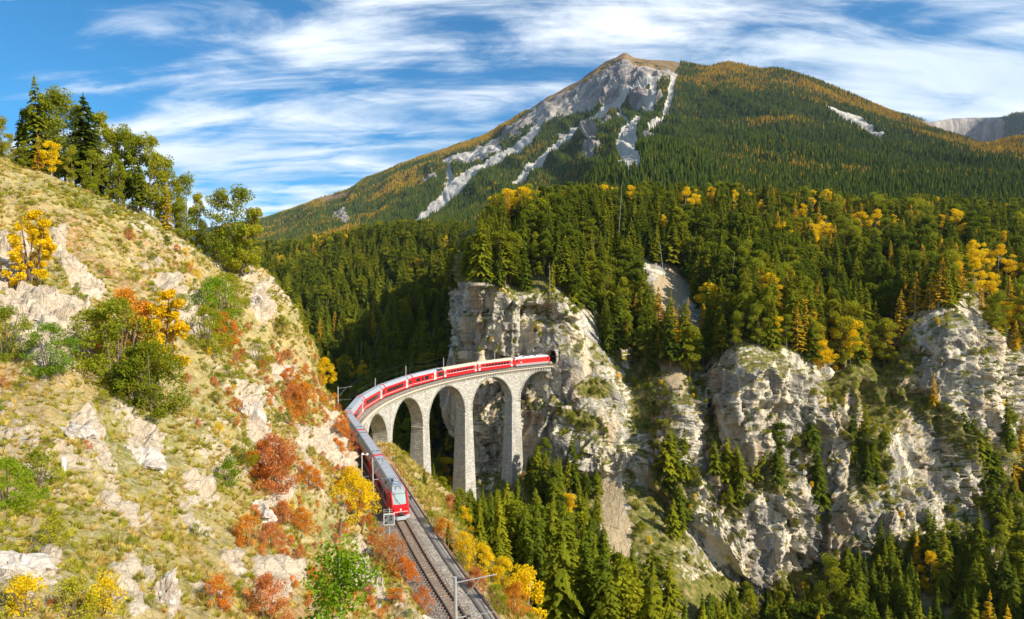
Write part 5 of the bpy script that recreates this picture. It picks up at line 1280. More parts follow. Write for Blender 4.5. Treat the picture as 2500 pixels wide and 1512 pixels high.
# valley side
p = PATCH['valley_side']; px_, py_ = mid(p['px']), mid(p['py']); rd = mid(p['at']['road'])
Vc = mid(p['V'])
Q, ii, jj = scatter('valley_side', 1/26., ((rd > 6)&(py_ < 1350)).astype(float)*np.where(fbm(Vc*.02, 3, .5, 140) < -.28, .25, 1), 8); k_ = thin(Q, 4.4); Q = Q[k_]
Hh = RNG.uniform(13, 25, len(Q)); bx, by = proj(Q); ok = (bx > 520)&(bx < 1420)
for q, h in zip(Q[ok], Hh[ok]): cand.append((*q, h, 'valley'))
YEL = [ # px, crown-centre y, height m, kind, zone, label
 (1830, 478, 9, 'yellow2', 'cliffs', 'yellow treetop right of the orange-yellow round tree'), (1985, 500, 9, 'yellow1', 'cliffs', 'pale yellow treetop on the ridge line above the double crowned tree'),
 (2060, 500, 8, 'yellow0', 'cliffs', 'small yellow treetop on the ridge line left of the isolated tree'), (2200, 520, 9, 'olive1', 'cliffs', 'yellow-green treetop right of the isolated yellow tree'),
 (2300, 560, 9, 'yellow2', 'cliffs', 'yellow tree left of the right-hand golden grove'), (2450, 590, 11, 'yellow1', 'cliffs', 'yellow tree above the grove near the right edge'), (1250, 520, 9, 'olive2', 'cliffs', 'yellow-green tree among spruces above the left cliff corner'),
 (1539, 480, 13, 'yellow0', 'cliffs', 'yellow birch with bare pale trunk standing above the spruces over the viaduct cliff'),
 (1672, 492, 15, 'yellow1', 'cliffs', 'broad bright yellow tree, largest in the treetop line of the cliff wood'),
 (1700, 486, 13, 'yellow2', 'cliffs', 'bright yellow tree pressed against the right of the broadest one'),
 (1734, 480, 13, 'yellow0', 'cliffs', 'tall narrow yellow tree between two round yellow ones on the treetop line'),
 (1791, 490, 12, 'yellow1', 'cliffs', 'orange-yellow round tree below the forested shoulder of the mountain'),
 (1859, 505, 9, 'yellow2', 'cliffs', 'small yellow treetop between dark spruces right of the orange-yellow tree'),
 (1905, 490, 9, 'larch0', 'cliffs', 'orange larch standing out on the treetop line'),
 (1959, 520, 11, 'yellow0', 'cliffs', 'small bright yellow tree left of the double yellow crowns'),
 (2014, 560, 14, 'yellow2', 'cliffs', 'tall yellow tree with double crown in the right wood'),
 (2138, 548, 15, 'yellow1', 'cliffs', 'large isolated yellow tree in the middle of the right wood'),
 (2175, 620, 12, 'larch1', 'cliffs', 'slim golden larch below the isolated yellow tree'),
 (2234, 600, 13, 'larch0', 'cliffs', 'narrow golden larch between dark spruces above the right cliff'),
 (2352, 575, 12, 'yellow0', 'cliffs', 'yellow tree topping the orange grove at the right edge'),
 (2370, 625, 14, 'yellow0', 'cliffs', 'yellow tree in the upper part of the right-hand golden grove'),
 (2400, 632, 14, 'yellow2', 'cliffs', 'golden tree in the centre of the right-hand grove'),
 (2436, 640, 14, 'yellow1', 'cliffs', 'golden tree on the right side of the right-hand grove'),
 (2380, 672, 12, 'yellow1', 'cliffs', 'yellow tree at the lower left of the right-hand grove'),
 (2424, 700, 11, 'yellow0', 'cliffs', 'lowest yellow tree of the right-hand grove'),
 (2474, 655, 12, 'yellow2', 'cliffs', 'yellow tree at the right picture edge beside the grove'),
 (1308, 598, 9, 'olive0', 'cliffs', 'yellow-green tree leaning over the cliff edge above the viaduct'),
 (1509, 552, 8, 'yellow2', 'cliffs', 'small yellow tree below the bare-trunked birch'),
 (1618, 546, 9, 'yellow0', 'cliffs', 'small orange-yellow tree between the birch and the broad yellow tree'),
 (1590, 480, 9, 'olive1', 'cliffs', 'yellow-green tree on the treetop line left of the broad yellow tree'),
 (1799, 698, 6, 'yellow1', 'cliffs', 'single small yellow bush-like tree midway down the green wood'),
 (2280, 945, 9, 'larch1', 'cliffs', 'lone orange larch on the ledge between two grey cliffs'),
 (1157, 568, 11, 'yellow0', 'valley_side', 'orange-yellow tree at the left edge of the cliff wood'),
 (1088, 590, 9, 'yellow1', 'valley_side', 'narrow bright yellow tree above the little road'),
 (1125, 600, 12, 'olive2', 'valley_side', 'pale green broad tree above the little road'),
 (1020, 640, 12, 'yellow2', 'valley_side', 'pale orange tree left of the little road'),
 (950, 655, 12, 'olive1', 'valley_side', 'yellowish tree in the middle of the valley wood'),
 (828, 892, 9, 'yellow0', 'valley_side', 'leftmost of three bright yellow birches behind the train bend'),
 (859, 900, 9, 'yellow1', 'valley_side', 'middle of three bright yellow birches behind the train bend'),
 (883, 902, 10, 'yellow2', 'valley_side', 'rightmost of three bright yellow birches behind the train bend'),
 (990, 868, 7, 'olive0', 'valley_side', 'small orange-brown tree in the dark wood above the viaduct'),
 (1098, 1085, 8, 'yellow2', 'valley_side', 'shaded yellow tree seen through the middle arch'),
 (1210, 1130, 9, 'olive2', 'valley_side', 'shaded yellow-brown tree seen through the fourth arch'),
 (2271, 1395, 10, 'yellow1', 'cliffs', 'glowing yellow tree in the shade at the foot of the right cliff'),
 (2320, 1435, 8, 'yellow2', 'cliffs', 'smaller yellow tree right of the glowing one at the cliff foot'),
 (2240, 1335, 9, 'larch0', 'cliffs', 'orange larch leaning at the foot of the right cliff'),
 (2027, 1425, 14, 'olive1', 'cliffs', 'big yellow-green tree at the foot of the central cliff'),
 (2440, 1330, 11, 'olive2', 'cliffs', 'yellow-green tree near the lower right corner'),
 (1830, 1490, 9, 'olive0', 'cliffs', 'green and yellow tree at the bottom right of the bright cliff'),
]

YPOS = []
for px, pc, h, key, zone, lb in YEL:
    V = PATCH[zone]['V']; qx, qy = proj(V); dep = V[..., 1]; h = h*1.45; want = pc+FPX*h*.58/np.maximum(dep, 5)
    i = np.unravel_index(np.argmin((qx-px)**2+(qy-want)**2), qx.shape); YPOS.append((V[i], h))
C_ = np.array([c[:4] for c in cand]); Z_ = np.array([c[4] for c in cand])
kx, ky = proj(C_[:, :3]+np.array([0, 0, 1.0])*C_[:, 3:4]); kill = np.zeros(len(C_), bool)
for (q, h), (px, pc, h0, key, zone, lb) in zip(YPOS, YEL):
    rad = FPX*h*.22/q[1]+3; kill |= (np.abs(kx-px) < rad)&(ky < pc+FPX*h*.12/q[1])&(C_[:, 1] < q[1]+3)&(ky > pc-120)
C_ = C_[~kill]; Z_ = Z_[~kill]
print('conifers', len(C_), {z_: int((Z_ == z_).sum()) for z_ in set(Z_)})
bx, by = proj(C_[:, :3]); tx_, ty_ = proj(C_[:, :3]+np.array([0, 0, 1.0])*C_[:, 3:4]*.8)
seen = (bx > 20)&(bx < 2480)&(ty_ < 1480)
size = np.where(seen, (by-ty_), 0)
LB = {'gorge': ('green spruce among the dense conifers filling the gorge at the bottom of the view', 'spruces in the gorge'),
      'bench': ('green spruce growing on ledges and benches of the pale cliffs', 'spruces on the cliff benches'),
      'top': ('sunlit green spruce in the wood on top of the pale cliffs', 'spruces above the cliffs'),
      'valley': ('dark green spruce on the valley side behind the viaduct', 'spruces behind the viaduct')}
KS = [f'spruce{k}' for k in range(5)]+['pine0', 'pine1']
order = np.argsort(-size); solo = order[:285]; rest = order[285:]
for z_ in LB:                                  # a few from each zone in any case
    pass
SHAPE = {'spruce0': 'slender', 'spruce1': 'full', 'spruce2': 'narrow', 'spruce3': 'broad', 'spruce4': 'high-crowned', 'pine0': 'round-crowned', 'pine1': 'loose-crowned'}
def where(px, py, zone):
    if zone == 'gorge':
        a_ = [(1110, 'by the second pier'), (1180, 'before the third pier'), (1300, 'before the fourth pier'), (1450, 'right of the piers'), (1600, 'below the brown scree'), (1800, 'left of bright cliff foot'), (2050, 'under the bright cliff'), (2280, 'near the yellow birches'), (9999, 'in the lower right corner')]
        r_ = 'cut by the bottom edge' if py > 1512 else ('in the back rows' if py < 1330 else 'in the front rows')
        return [t for x, t in a_ if px < x][0]+', '+r_
    if zone == 'top': return [t for x, t in [(1280, 'above the rock left of the tunnel'), (1450, 'right above the tunnel'), (1650, 'beside the grey outcrop'), (1950, 'above the bright cliff'), (2200, 'above the shady gully'), (9999, 'above the right cliff')] if px < x][0]
    if zone == 'bench': return [t for x, t in [(1560, 'on the bench under the grey cliff'), (1760, 'on the rib between the cliffs'), (2050, 'on ledges of the bright cliff'), (9999, 'on ledges of the right cliff')] if px < x][0]
    return 'on the dark valley side behind the viaduct'
for i in solo:
    x, y, z_, h = C_[i]; k = random.choice(KS[:5] if random.random() < .86 else KS[5:]); b0 = 20 if k[0] == 's' else 17
    lb, gr = LB[Z_[i]]; hw_ = 'tall' if h > 18.5 else ('short' if h < 12.5 else 'middling'); plant(k, (x, y, z_-.2), h/b0, 'spruce_tree' if k[0] == 's' else 'pine_tree', f"{hw_} {SHAPE[k]} {'spruce' if k[0] == 's' else 'pine'} {where(bx[i], by[i], Z_[i])}", 'conifer', gr, sz=random.uniform(.95, 1.1))
for k in KS:
    if k not in FIRST: plant(k, tuple(C_[solo[0], :3]), .5, 'spruce_tree', LB['gorge'][0], 'conifer', LB['gorge'][1])
# far trees kept as single trees where they stand out
def far_label(t): return t
BH = {'yellow': 13, 'olive': 12, 'larch': 18, 'spruce': 20, 'pine': 17}
def place_crown(px, pc, h, key, zone, label, name=None, cat='tree', group=None):
    """stand a tree on the zone's ground so that its crown centre is seen at (px, pc)"""
    V = PATCH[zone]['V']; qx, qy = proj(V); dep = V[..., 1]; want = pc+FPX*h*.58/np.maximum(dep, 5)
    d = (qx-px)**2+(qy-want)**2+((dep-V[..., 1].min())*0); i = np.unravel_index(np.argmin(d), d.shape); q = V[i]
    base = [v for k_, v in BH.items() if key.startswith(k_)][0]
    nm = name or {'yellow': 'birch_tree', 'olive': 'broadleaf_tree', 'larch': 'larch_tree', 'spruce': 'spruce_tree', 'pine': 'pine_tree'}[[k_ for k_ in BH if key.startswith(k_)][0]]
    return plant(key, tuple(q-np.array([0, 0, .3])), h/base, nm, label, cat, group)
for (q, h), (px, pc, h0, key, zone, lb) in zip(YPOS, YEL):
    kd = [k_ for k_ in BH if key.startswith(k_)][0]
    plant(key, tuple(q-np.array([0, 0, .3])), h/BH[kd], {'yellow': 'birch_tree', 'olive': 'broadleaf_tree', 'larch': 'larch_tree'}[kd], lb, 'tree', 'trees in autumn colour')
for px, py_b, h, key, lb in [(1285, 1530, 17, 'yellow1', 'big bright yellow tree at the bottom right of the track'), (1630, 1545, 15, 'yellow0', 'orange-yellow treetop at the bottom edge under the brown scree')]:
    pass
q = P(1285, 1480, 72); plant('yellow1', (q[0], q[1], q[2]-7.5), .9, 'birch_tree', 'big bright yellow birch at the bottom edge right of the track', 'tree', 'trees in autumn colour')
q = P(1610, 1500, 120); plant('larch1', (q[0], q[1], q[2]-10.5), .72, 'larch_tree', 'orange-yellow larch top at the bottom edge under the brown scree', 'tree', 'trees in autumn colour')

def snag(H, seed):
    mb = MB(); rr = random.Random(seed); mb.tube((0, 0, -.5), (rr.uniform(-.5, .5), 0, H), .18, .04, n=6)
    for k in range(14):
        z_ = H*rr.uniform(.35, .95); a = rr.uniform(0, 6.28); L = rr.uniform(.5, 1.6)*(1.2-z_/H); mb.tube((0, 0, z_), (math.cos(a)*L, math.sin(a)*L, z_-.15), .04, .012, n=4)
    return mb.mesh('trunk', M['palebark'])
sn = [snag(14, 5), snag(17, 8)]
for k, (px, pt_, pb, zn, lb) in enumerate([(1405, 470, 560, 'cliffs', 'bare pale dead trunk rising above the spruces over the tunnel'), (1510, 470, 600, 'cliffs', 'bare dead trunk beside the yellow birch'), (1345, 640, 735, 'cliffs', 'dead trunk at the cliff edge above the locomotive'), (1443, 600, 690, 'cliffs', 'grey dead tree on the wooded slope right of the tunnel'),
        (1620, 590, 680, 'cliffs', 'leaning grey dead tree above the rocky outcrop'), (1780, 640, 740, 'cliffs', 'grey dead tree in the middle of the green wood'), (1060, 800, 890, 'valley_side', 'tall thin pale trunk in the dark wood behind the train'), (905, 800, 880, 'valley_side', 'leaning pale dead trunk in the dark wood'),
        (880, 830, 930, 'valley_side', 'thin pale trunk above the bend of the train'), (1510, 1180, 1290, 'cliffs', 'pale dead trunk on the brown scree'), (2410, 1290, 1345, 'cliffs', 'slanting pale dead trunk near the lower right corner')]):
    V = PATCH[zn]['V']; qx, qy = proj(V); q = V[np.unravel_index(np.argmin((qx-px)**2+(qy-pb)**2), qx.shape)]
    h = (pb-pt_)*q[1]/FPX; r = thing('dead_tree', lb, 'dead tree', tuple(q-np.array([0, 0, .3])), k, 'dead trees'); r.scale = (1, 1, h/14); r.rotation_euler = (random.uniform(-.12, .12)+(.5 if 'slant' in lb or 'leaning pale' in lb else 0), random.uniform(-.1, .1), k)
    link('trunk', sn[k % 2], r)
# ---- far forest objects
zi = {n_: k for k, n_ in enumerate(KS+['larch0', 'larch1', 'yellow0', 'olive0'])}
KL = KS+['larch0', 'larch1', 'yellow0', 'olive0']
for k in KL:
    assert k in FIRST, k
Cr = C_[rest]; Zr = Z_[rest]; n = len(Cr)
crx, cry = proj(Cr[:, :3]); cl = fbm(Cr[:, :3]*.016, 3, .5, 151)*1.2+.24*RNG.normal(size=n)+.16*np.clip((crx-1650)/500, 0, 1)*(Zr == 'top')-.15*(Zr == 'gorge')-.22*(Zr == 'valley')
ix = RNG.choice([0, 1, 2, 3, 4, 5, 6], n, p=[.2, .19, .19, .16, .12, .07, .07]); ix = np.where(cl > .55, RNG.choice([7, 8, 9, 10], n, p=[.3, .3, .1, .3]), ix)
bh = np.array([20, 20, 20, 20, 20, 17, 17, 18, 18, 13, 12])[ix]
for zn, lb in (('gorge', 'mass of conifers filling the rest of the gorge below the cliffs'), ('bench', 'scattered smaller conifers clinging to the cliff benches'), ('top', 'mass of conifers and larches covering the slope above the cliffs'), ('valley', 'dark conifer forest covering the valley side behind the viaduct')):
    m_ = Zr == zn
    if m_.sum(): instancer('forest', Cr[m_][:, :3]-[0, 0, .2], Cr[m_][:, 3]/bh[m_], ix[m_], KL, lb, 'forest', 3)
# ---- mountain woods
q = P(700, 618, 1650)
g_ = find_px('mountain', 1690, 450); plant('far0', tuple(g_), 1, 'spruce_tree', 'distant spruce on the shoulder of the mountain', 'conifer', 'distant spruces')
g_ = find_px('mountain', 1500, 450); plant('far1', tuple(g_), 1, 'spruce_tree', 'distant spruce on the shoulder of the mountain', 'conifer', 'distant spruces')
g_ = find_px('mountain', 1800, 440); plant('far2', tuple(g_), 1, 'larch_tree', 'distant orange larch on the shoulder of the mountain', 'conifer', 'distant larches')
g_ = find_px('mountain', 1870, 445); plant('far3', tuple(g_), 1, 'birch_tree', 'distant yellow birch on the shoulder of the mountain', 'tree', 'distant birches')
p = PATCH['mountain']; px_, py_ = mid(p['px']), mid(p['py']); Vc = mid(p['V']); at = p['at']
f_ = fbm(Vc*.012, 3, .6, 161)
bare = (mid(at['scree']) > .4)|(mid(at['rock'])+f_*.25 > .52)|(mid(at['alp']) > .5)
facing = Vc[..., 1] < np.interp(px_, [600, 1525, 2300, 2600], [4100, 3330, 2480, 2180])+30
dist = Vc[..., 1]; skl = np.interp(px_, [600, 1290, 1400, 1525, 1640, 1700], [-99, 275, 214, 143, 168, -99]); crest = (px_ > 1290)&(px_ < 1655)&(py_ < skl+34)
dens = np.where(bare|crest, .0, 1)*np.clip(1-2.2*(mid(at['scree'])-.05), .15, 1)*facing*((px_ > 540)&(px_ < 2620))*np.clip(1900/np.maximum(dist, 500), .55, 1.4)
Q, ii, jj = scatter('mountain', 1/46., dens, 9); px2, py2 = proj(Q); n = len(Q); print('mountain trees', n)
sk = np.interp(px2, [600, 760, 900, 1100, 1300, 1525, 1640, 1780, 1900, 2050, 2250, 2400, 2600], [548, 500, 442, 371, 270, 141, 166, 174, 189, 240, 322, 371, 345])
near = np.exp(-np.maximum(py2-sk, 0)/np.interp(px2, [700, 1300, 1650, 2200], [50, 45, 34, 30]))
aut = near*.75+fbm(Q*.004, 5, .6, 171)*1.35+RNG.normal(size=n)*.20+.16*((px2 > 1700)&(px2 < 2200))*np.clip((420-py2)/120, 0, 1)
ix = np.where(aut > .62, 2, RNG.integers(0, 2, n)); ix = np.where((aut > .68)&(RNG.random(n) < .10), 3, ix)
instancer('mountain_forest', Q-[0, 0, .5], RNG.uniform(.6, 1.15, n)*np.interp(Q[:, 1], [600, 3000], [.95, 1.05]), ix, ['far0', 'far1', 'far2', 'far3'], 'dark spruce and orange larch forest covering the mountain flanks', 'forest', 5)
Q, ii, jj = scatter('far_mountain', 1/500., (mid(PATCH['far_mountain']['at']['rock']) < .35).astype(float), 10)
if len(Q): instancer('mountain_forest', Q, RNG.uniform(.9, 1.3, len(Q)), RNG.choice([0, 1, 2], len(Q)), ['far0', 'far1', 'far2', 'far3'], 'dark trees on the farthest mountain at the right edge', 'forest', 6)

# ------------------------------------------------------------------ trees along the left ridge
def hz(px, py, d): q = P(px, py, d); return ground_at('hillside', q[0], q[1])
RT = [(-14, 235, 103, 'spruce3'), (10, 290, 101, 'olive0'), (34, 330, 100, 'olive1'), (56, 270, 104, 'spruce1'), (78, 262, 105, 'olive2'), (101, 188, 103, 'spruce0'), (122, 235, 106, 'olive2'), (140, 225, 104, 'olive0'),
      (166, 236, 106, 'olive1'), (188, 262, 107, 'olive1'), (211, 230, 105, 'spruce4'), (232, 262, 106, 'spruce1'), (250, 272, 108, 'olive2'), (272, 320, 107, 'olive1'), (292, 322, 109, 'olive2'), (306, 318, 107, 'olive0'), (328, 325, 108, 'spruce4'),
      (350, 330, 109, 'olive2'), (371, 338, 108, 'olive1'), (392, 372, 110, 'olive2'), (412, 392, 110, 'olive1'), (300, 390, 104, 'olive2'), (345, 400, 105, 'spruce4'), (432, 440, 111, 'olive0'), (458, 432, 112, 'olive1'), (480, 470, 113, 'olive2'), (497, 540, 112, 'olive0'),
      (100, 330, 99, 'larch0'), (132, 345, 100, 'yellow0'), (64, 345, 99, 'olive2'), (180, 360, 102, 'olive0'), (225, 370, 103, 'olive1'), (268, 410, 104, 'olive2'), (410, 455, 108, 'larch1'), (445, 500, 109, 'olive2')]
hill_desc = {'spruce': 'dark green conifer', 'pine': 'thin-trunked pine', 'olive': 'yellow-green broadleaf tree', 'larch': 'orange larch', 'yellow': 'yellow birch'}
for k, (px, pt_, d, key) in enumerate(RT):
    x = (px-1250)/FPX*d; g = ground_at('hillside', x, d); zt_ = P(px, pt_, d)[2]; h = max(5, zt_-g[2]+.6); kind = [q for q in BH if key.startswith(q)][0]
    plant(key, (x, d, g[2]-.6), h/BH[kind]*(.78 if kind == 'olive' else 1), {'yellow': 'birch_tree', 'olive': 'broadleaf_tree', 'larch': 'larch_tree', 'spruce': 'spruce_tree', 'pine': 'pine_tree'}[kind],
          ('tallest pointed dark conifer on the left ridge' if px == 101 else hill_desc[kind]+(' on the left ridge near the picture edge' if px < 150 else (' on the left ridge, middle part' if px < 330 else ' on the left ridge, lower part'))), 'tree', 'trees along the left ridge', sz=1.28 if kind == 'olive' else 1)
for dx, h, sc, key in ((0, 16, 1.0, 'olive1'), (-2.2, 13, .8, 'olive0'), (2.4, 14, .85, 'olive2'), (1.0, 9, .6, 'olive1')):
    d = 111; x = (552-1250)/FPX*d+dx; g = ground_at('hillside', x, d); r = plant(key, (x, d, g[2]-1.2), h/12, 'broadleaf_tree', 'loose green tree leaning out at the end of the left ridge', 'tree', 'green trees at the ridge end')
    r.rotation_euler = (0, .16+.03*dx, random.random())
# ------------------------------------------------------------------ shrubs on the left hillside and beside the track
SH = [ # px, base y, height px, kind, label
 (75, 690, 175, 'column_shrub0', 'tall orange and yellow columnar shrub high on the left slope'),
 (120, 900, 110, 'green_shrub0', 'green shrub on pale rocks at the far left of the slope'),
 (402, 905, 195, 'column_shrub1', 'tall bright yellow columnar shrub in the middle of the slope'),
 (372, 1000, 165, 'darkshrub0', 'dark green bushy conifer below the yellow columnar shrub'), (330, 985, 130, 'darkshrub1', 'dark green bush left of the dark conifer shrub'),
 (285, 935, 200, 'olive_shrub0', 'large olive and orange bush left of the yellow columnar shrub'), (235, 900, 140, 'olive_shrub1', 'olive bush at the left side of the large one'), (310, 860, 150, 'orange_shrub0', 'orange-tinged bush behind the large olive bush'),
 (528, 800, 120, 'green_shrub1', 'green bush under the big leaning tree'), (560, 760, 90, 'olive_shrub0', 'olive bush right of the leaning tree foot'), (505, 850, 100, 'olive_shrub1', 'olive bush in the gully below the leaning tree'), (545, 845, 80, 'orange_shrub1', 'small orange bush in the gully'),
 (672, 1190, 125, 'red_shrub0', 'tall salmon-red shrub in the lower middle of the slope'), (645, 1180, 100, 'orange_shrub1', 'orange shrub left of the salmon-red one'), (738, 1010, 75, 'orange_shrub0', 'bright orange shrub near the upper right slope edge'),
 (715, 1000, 60, 'red_shrub1', 'russet shrub beside the bright orange one'), (705, 950, 50, 'orange_shrub1', 'small orange shrub above the bright orange one'), (790, 935, 60, 'yellow_shrub0', 'yellow shrub on the slope edge above the train bend'),
 (865, 1265, 110, 'yellow_shrub1', 'golden shrub beside the white boulder near the track'), (850, 1220, 80, 'yellow_shrub0', 'golden shrub behind the white boulder'),
 (845, 1100, 55, 'red_shrub0', 'russet shrub at the slope edge left of the train'), (835, 1060, 45, 'orange_shrub0', 'small orange shrub above the roofs of the train'), (818, 1120, 50, 'orange_shrub1', 'orange shrub on the rock left of the train'),
 (605, 1330, 70, 'orange_shrub0', 'orange shrub on the lower slope'), (660, 1345, 70, 'red_shrub1', 'rust-red shrub on the lower slope'), (955, 1385, 78, 'red_shrub0', 'feathery red shrub close to the left rail'), (985, 1430, 70, 'orange_shrub1', 'orange shrub overhanging the gravel'),
 (1035, 1490, 60, 'red_shrub1', 'brown-red tangle at the track edge near the bottom'), (930, 1330, 45, 'red_shrub1', 'small pink shrub below the signal'),
 (650, 1512, 110, 'red_shrub1', 'reddish shrub at the bottom left of the green bush'), (530, 1480, 70, 'orange_shrub0', 'low orange shrub near the bottom'), (250, 1500, 90, 'yellow_shrub1', 'yellow-olive bush at the bottom left'), (180, 1512, 100, 'olive_shrub0', 'olive bush at the bottom left'),
 (60, 1490, 90, 'yellow_shrub0', 'yellow bush in the lower left corner'), (20, 1240, 120, 'green_shrub0', 'green bush on the left edge'), (90, 1190, 90, 'olive_shrub1', 'olive bush near the left edge'), (10, 870, 120, 'olive_shrub0', 'olive bush cut by the left edge'),
 (130, 1330, 70, 'olive_shrub1', 'olive shrub above the pale rocks at lower left'), (560, 1180, 60, 'green_shrub1', 'green shrub in the middle of the grassy band'), (600, 1130, 60, 'olive_shrub0', 'olive shrub in the middle of the grassy band'),
 (630, 890, 60, 'olive_shrub1', 'olive shrub on the right shoulder of the slope'), (690, 810, 40, 'darkshrub1', 'dark green shrub on the right shoulder'), (445, 760, 40, 'olive_shrub0', 'small olive shrub on the upper slope'),
 (755, 1200, 60, 'orange_shrub0', 'orange shrub on the lower right slope'), (740, 1300, 60, 'orange_shrub1', 'low orange shrub by the slope foot'), (690, 1280, 55, 'red_shrub0', 'russet shrub by the slope foot')]
def shrub_at(px, py, hp, key, lb, zone='hillside', grp='autumn shrubs on the left hillside'):
    V = PATCH[zone]['V']; qx, qy = proj(V); d = np.where(V[..., 1] > 14, (qx-px)**2+(qy-py)**2, 1e12)
    if zone == 'hillside': d[:, :int(V.shape[1]*.10)] = 1e12
    i = np.unravel_index(np.argmin(d), d.shape); q = V[i]; h = hp*q[1]/FPX
    if h > 2.2 and 'shrub' in key: key = key[:-1]+'L'
    if key.startswith('spruce'): return plant(key, tuple(q-np.array([0, 0, .3])), h/20, 'spruce_tree', lb, 'conifer', grp, sz=1.0)
    return plant(key, tuple(q-np.array([0, 0, .1*h])), h/2.0*1.08, 'shrub', lb, 'shrub', grp)
for a_ in SH: shrub_at(*a_)
GS = [(1075, 1240, 90, 'orange_shrub0', 'orange shrub on the bank right of the leading carriage'), (1100, 1260, 85, 'red_shrub0', 'salmon shrub on the bank beside the green pines'), (1040, 1215, 60, 'orange_shrub1', 'orange shrub below the second pier'),
      (1120, 1300, 95, 'yellow_shrub0', 'golden shrub on the bank outside the fence'), (1090, 1320, 80, 'orange_shrub1', 'orange shrub close to the rusty fence'), (1140, 1360, 100, 'yellow_shrub1', 'yellow leafy shrub on the lower bank'),
      (1180, 1400, 120, 'yellow_shrub0', 'tall yellow shrub on the lower bank'), (1225, 1440, 130, 'yellow_shrub1', 'golden shrub beside the big yellow birch'), (1160, 1440, 90, 'red_shrub1', 'brown bare shrub by the fence near the bottom'),
      (1200, 1490, 100, 'olive_shrub0', 'olive shrub at the bottom right of the fence'), (1020, 1165, 45, 'orange_shrub0', 'small orange shrub by the foot of the second pier'), (985, 1130, 40, 'olive_shrub1', 'small green shrub by the foot of the first pier'),
      (1060, 1290, 60, 'olive_shrub0', 'olive shrub on the grassy bank'), (1250, 1500, 120, 'orange_shrub1', 'orange shrub under the big yellow birch'), (1115, 1385, 60, 'olive_shrub1', 'green shrub on the lower bank')]
GS = [(x_, y_, hp_*.62, k_, l_) for x_, y_, hp_, k_, l_ in GS]
GS += [(973, 1106, 26, 'spruce1', 'little pale green pine at the foot of the first pier'), (1034, 1183, 42, 'spruce3', 'small bushy pine beside the second pier'), (1060, 1185, 62, 'spruce0', 'slim young spruce right of the second pier'), (1084, 1206, 38, 'spruce4', 'small pine between the second and third piers'),
       (1118, 1290, 100, 'spruce4', 'loose green pine in front of the third pier'), (1143, 1300, 112, 'spruce1', 'taller green pine just right of the loose one'), (1172, 1310, 110, 'spruce3', 'broad green pine before the third pier'), (1206, 1312, 125, 'spruce0', 'bright green pine between the third and fourth piers'), (1240, 1330, 130, 'spruce3', 'broad pine before the base of the fourth pier'),
       (1105, 1345, 70, 'spruce1', 'small pine on the bank among orange shrubs'), (1165, 1390, 90, 'spruce4', 'ragged pine on the lower bank'), (1215, 1400, 110, 'spruce1', 'dark pine on the lower bank left of the big birch')]
for a_ in GS: shrub_at(*a_, zone='gorge', grp='autumn shrubs on the bank right of the track')
# young leafy tree close to the viewpoint
x, y = -4.1, 14.6; g = ground_at('hillside', x, y); ztop = P(800, 1325, y)[2]; h = ztop-g[2]
r = thing('young_tree', 'bright green and yellow leafy young tree at the bottom edge, nearest the viewer', 'tree', (x, y, g[2]-.2))
lf = leafy(201, h, 1.05, 5200, .085, M['green'], .30, 60, .0); link('crown', lf, r); link('trunk', trunk_mesh(h, .06, M['palebark'], 9, 77), r)
# random smaller shrubs
p = PATCH['hillside']; px_, py_ = mid(p['px']), mid(p['py']); Vc = mid(p['V']); nv_ = Vc.shape[1]
vis = (Vc[..., 1] > 22)&(px_ > -150)&(np.arange(nv_)[None] > nv_*.10); rock_ = mid(p['at']['rock'])
edge = np.zeros_like(px_); edge[-26:] = 1
rz_ = np.clip((px_-480)/150, 0, 1)*np.clip((py_-760)/150, 0, 1)
Q, ii, jj = scatter('hillside', .10, vis*(rock_ < .62)*(edge < 1)*(1+5*rz_)*np.clip(fbm(Vc*.08, 3, .5, 181)*2+.7, 0, 1), 21); k_ = thin(Q, 1.35); Q = Q[k_]
qx, qy = proj(Q); n = len(Q); hh = RNG.uniform(.4, 1.0, n)*RNG.choice([1, 1.3, 1.7], n)*np.interp(Q[:, 1], [20, 60, 110], [.45, .85, 1.15])
red_p = np.clip((qx-430)/250, 0, 1)*np.clip((qy-780)/180, 0, 1); u = RNG.random(n)+fbm(Q*.07, 3, .5, 183)*.35
SK = ['orange_shrub0', 'orange_shrub1', 'red_shrub0', 'red_shrub1', 'yellow_shrub0', 'olive_shrub0', 'olive_shrub1', 'green_shrub0', 'yellow_shrub1', 'darkshrub0']
sx = np.where(u < red_p*.72, RNG.integers(0, 4, n), np.where(u < .84, RNG.choice([5, 6, 6, 5, 7], n), RNG.choice([4, 8, 0, 9, 3], n)))
app = hh/Q[:, 1]; o_ = np.argsort(-app); m1 = o_[:190]; m2 = o_[190:]
SD = {'orange': 'orange shrub', 'red': 'russet shrub', 'yellow': 'yellow shrub', 'olive': 'olive shrub', 'green': 'green shrub', 'darkshrub': 'dark green shrub'}
for i in m1:
    k = SK[sx[i]]; SZ = 'tiny ' if hh[i] < .6 else ('' if hh[i] < 1.0 else 'bigger '); base = SZ+ [v for q, v in SD.items() if k.startswith(q)][0]
    side = 'lower' if qy[i] > 1150 else ('middle' if qy[i] > 800 else 'upper'); lr = 'right' if qx[i] > 500 else 'left'
    area = ['left edge', 'far left', 'left', 'centre left', 'middle', 'centre right', 'right', 'far right'][int(np.clip(qx[i]/122, 0, 7))]+' of the slope, '+['under the ridge trees', 'in the upper grass', 'upper middle', 'at mid height', 'below mid height', 'in the lower grass', 'low down', 'near the bottom edge'][int(np.clip((qy[i]-480)/132, 0, 7))]
    plant(k, tuple(Q[i]-[0, 0, .06]), hh[i]/2, 'shrub', f'{base}, {area}', 'shrub', 'small shrubs on the left hillside')
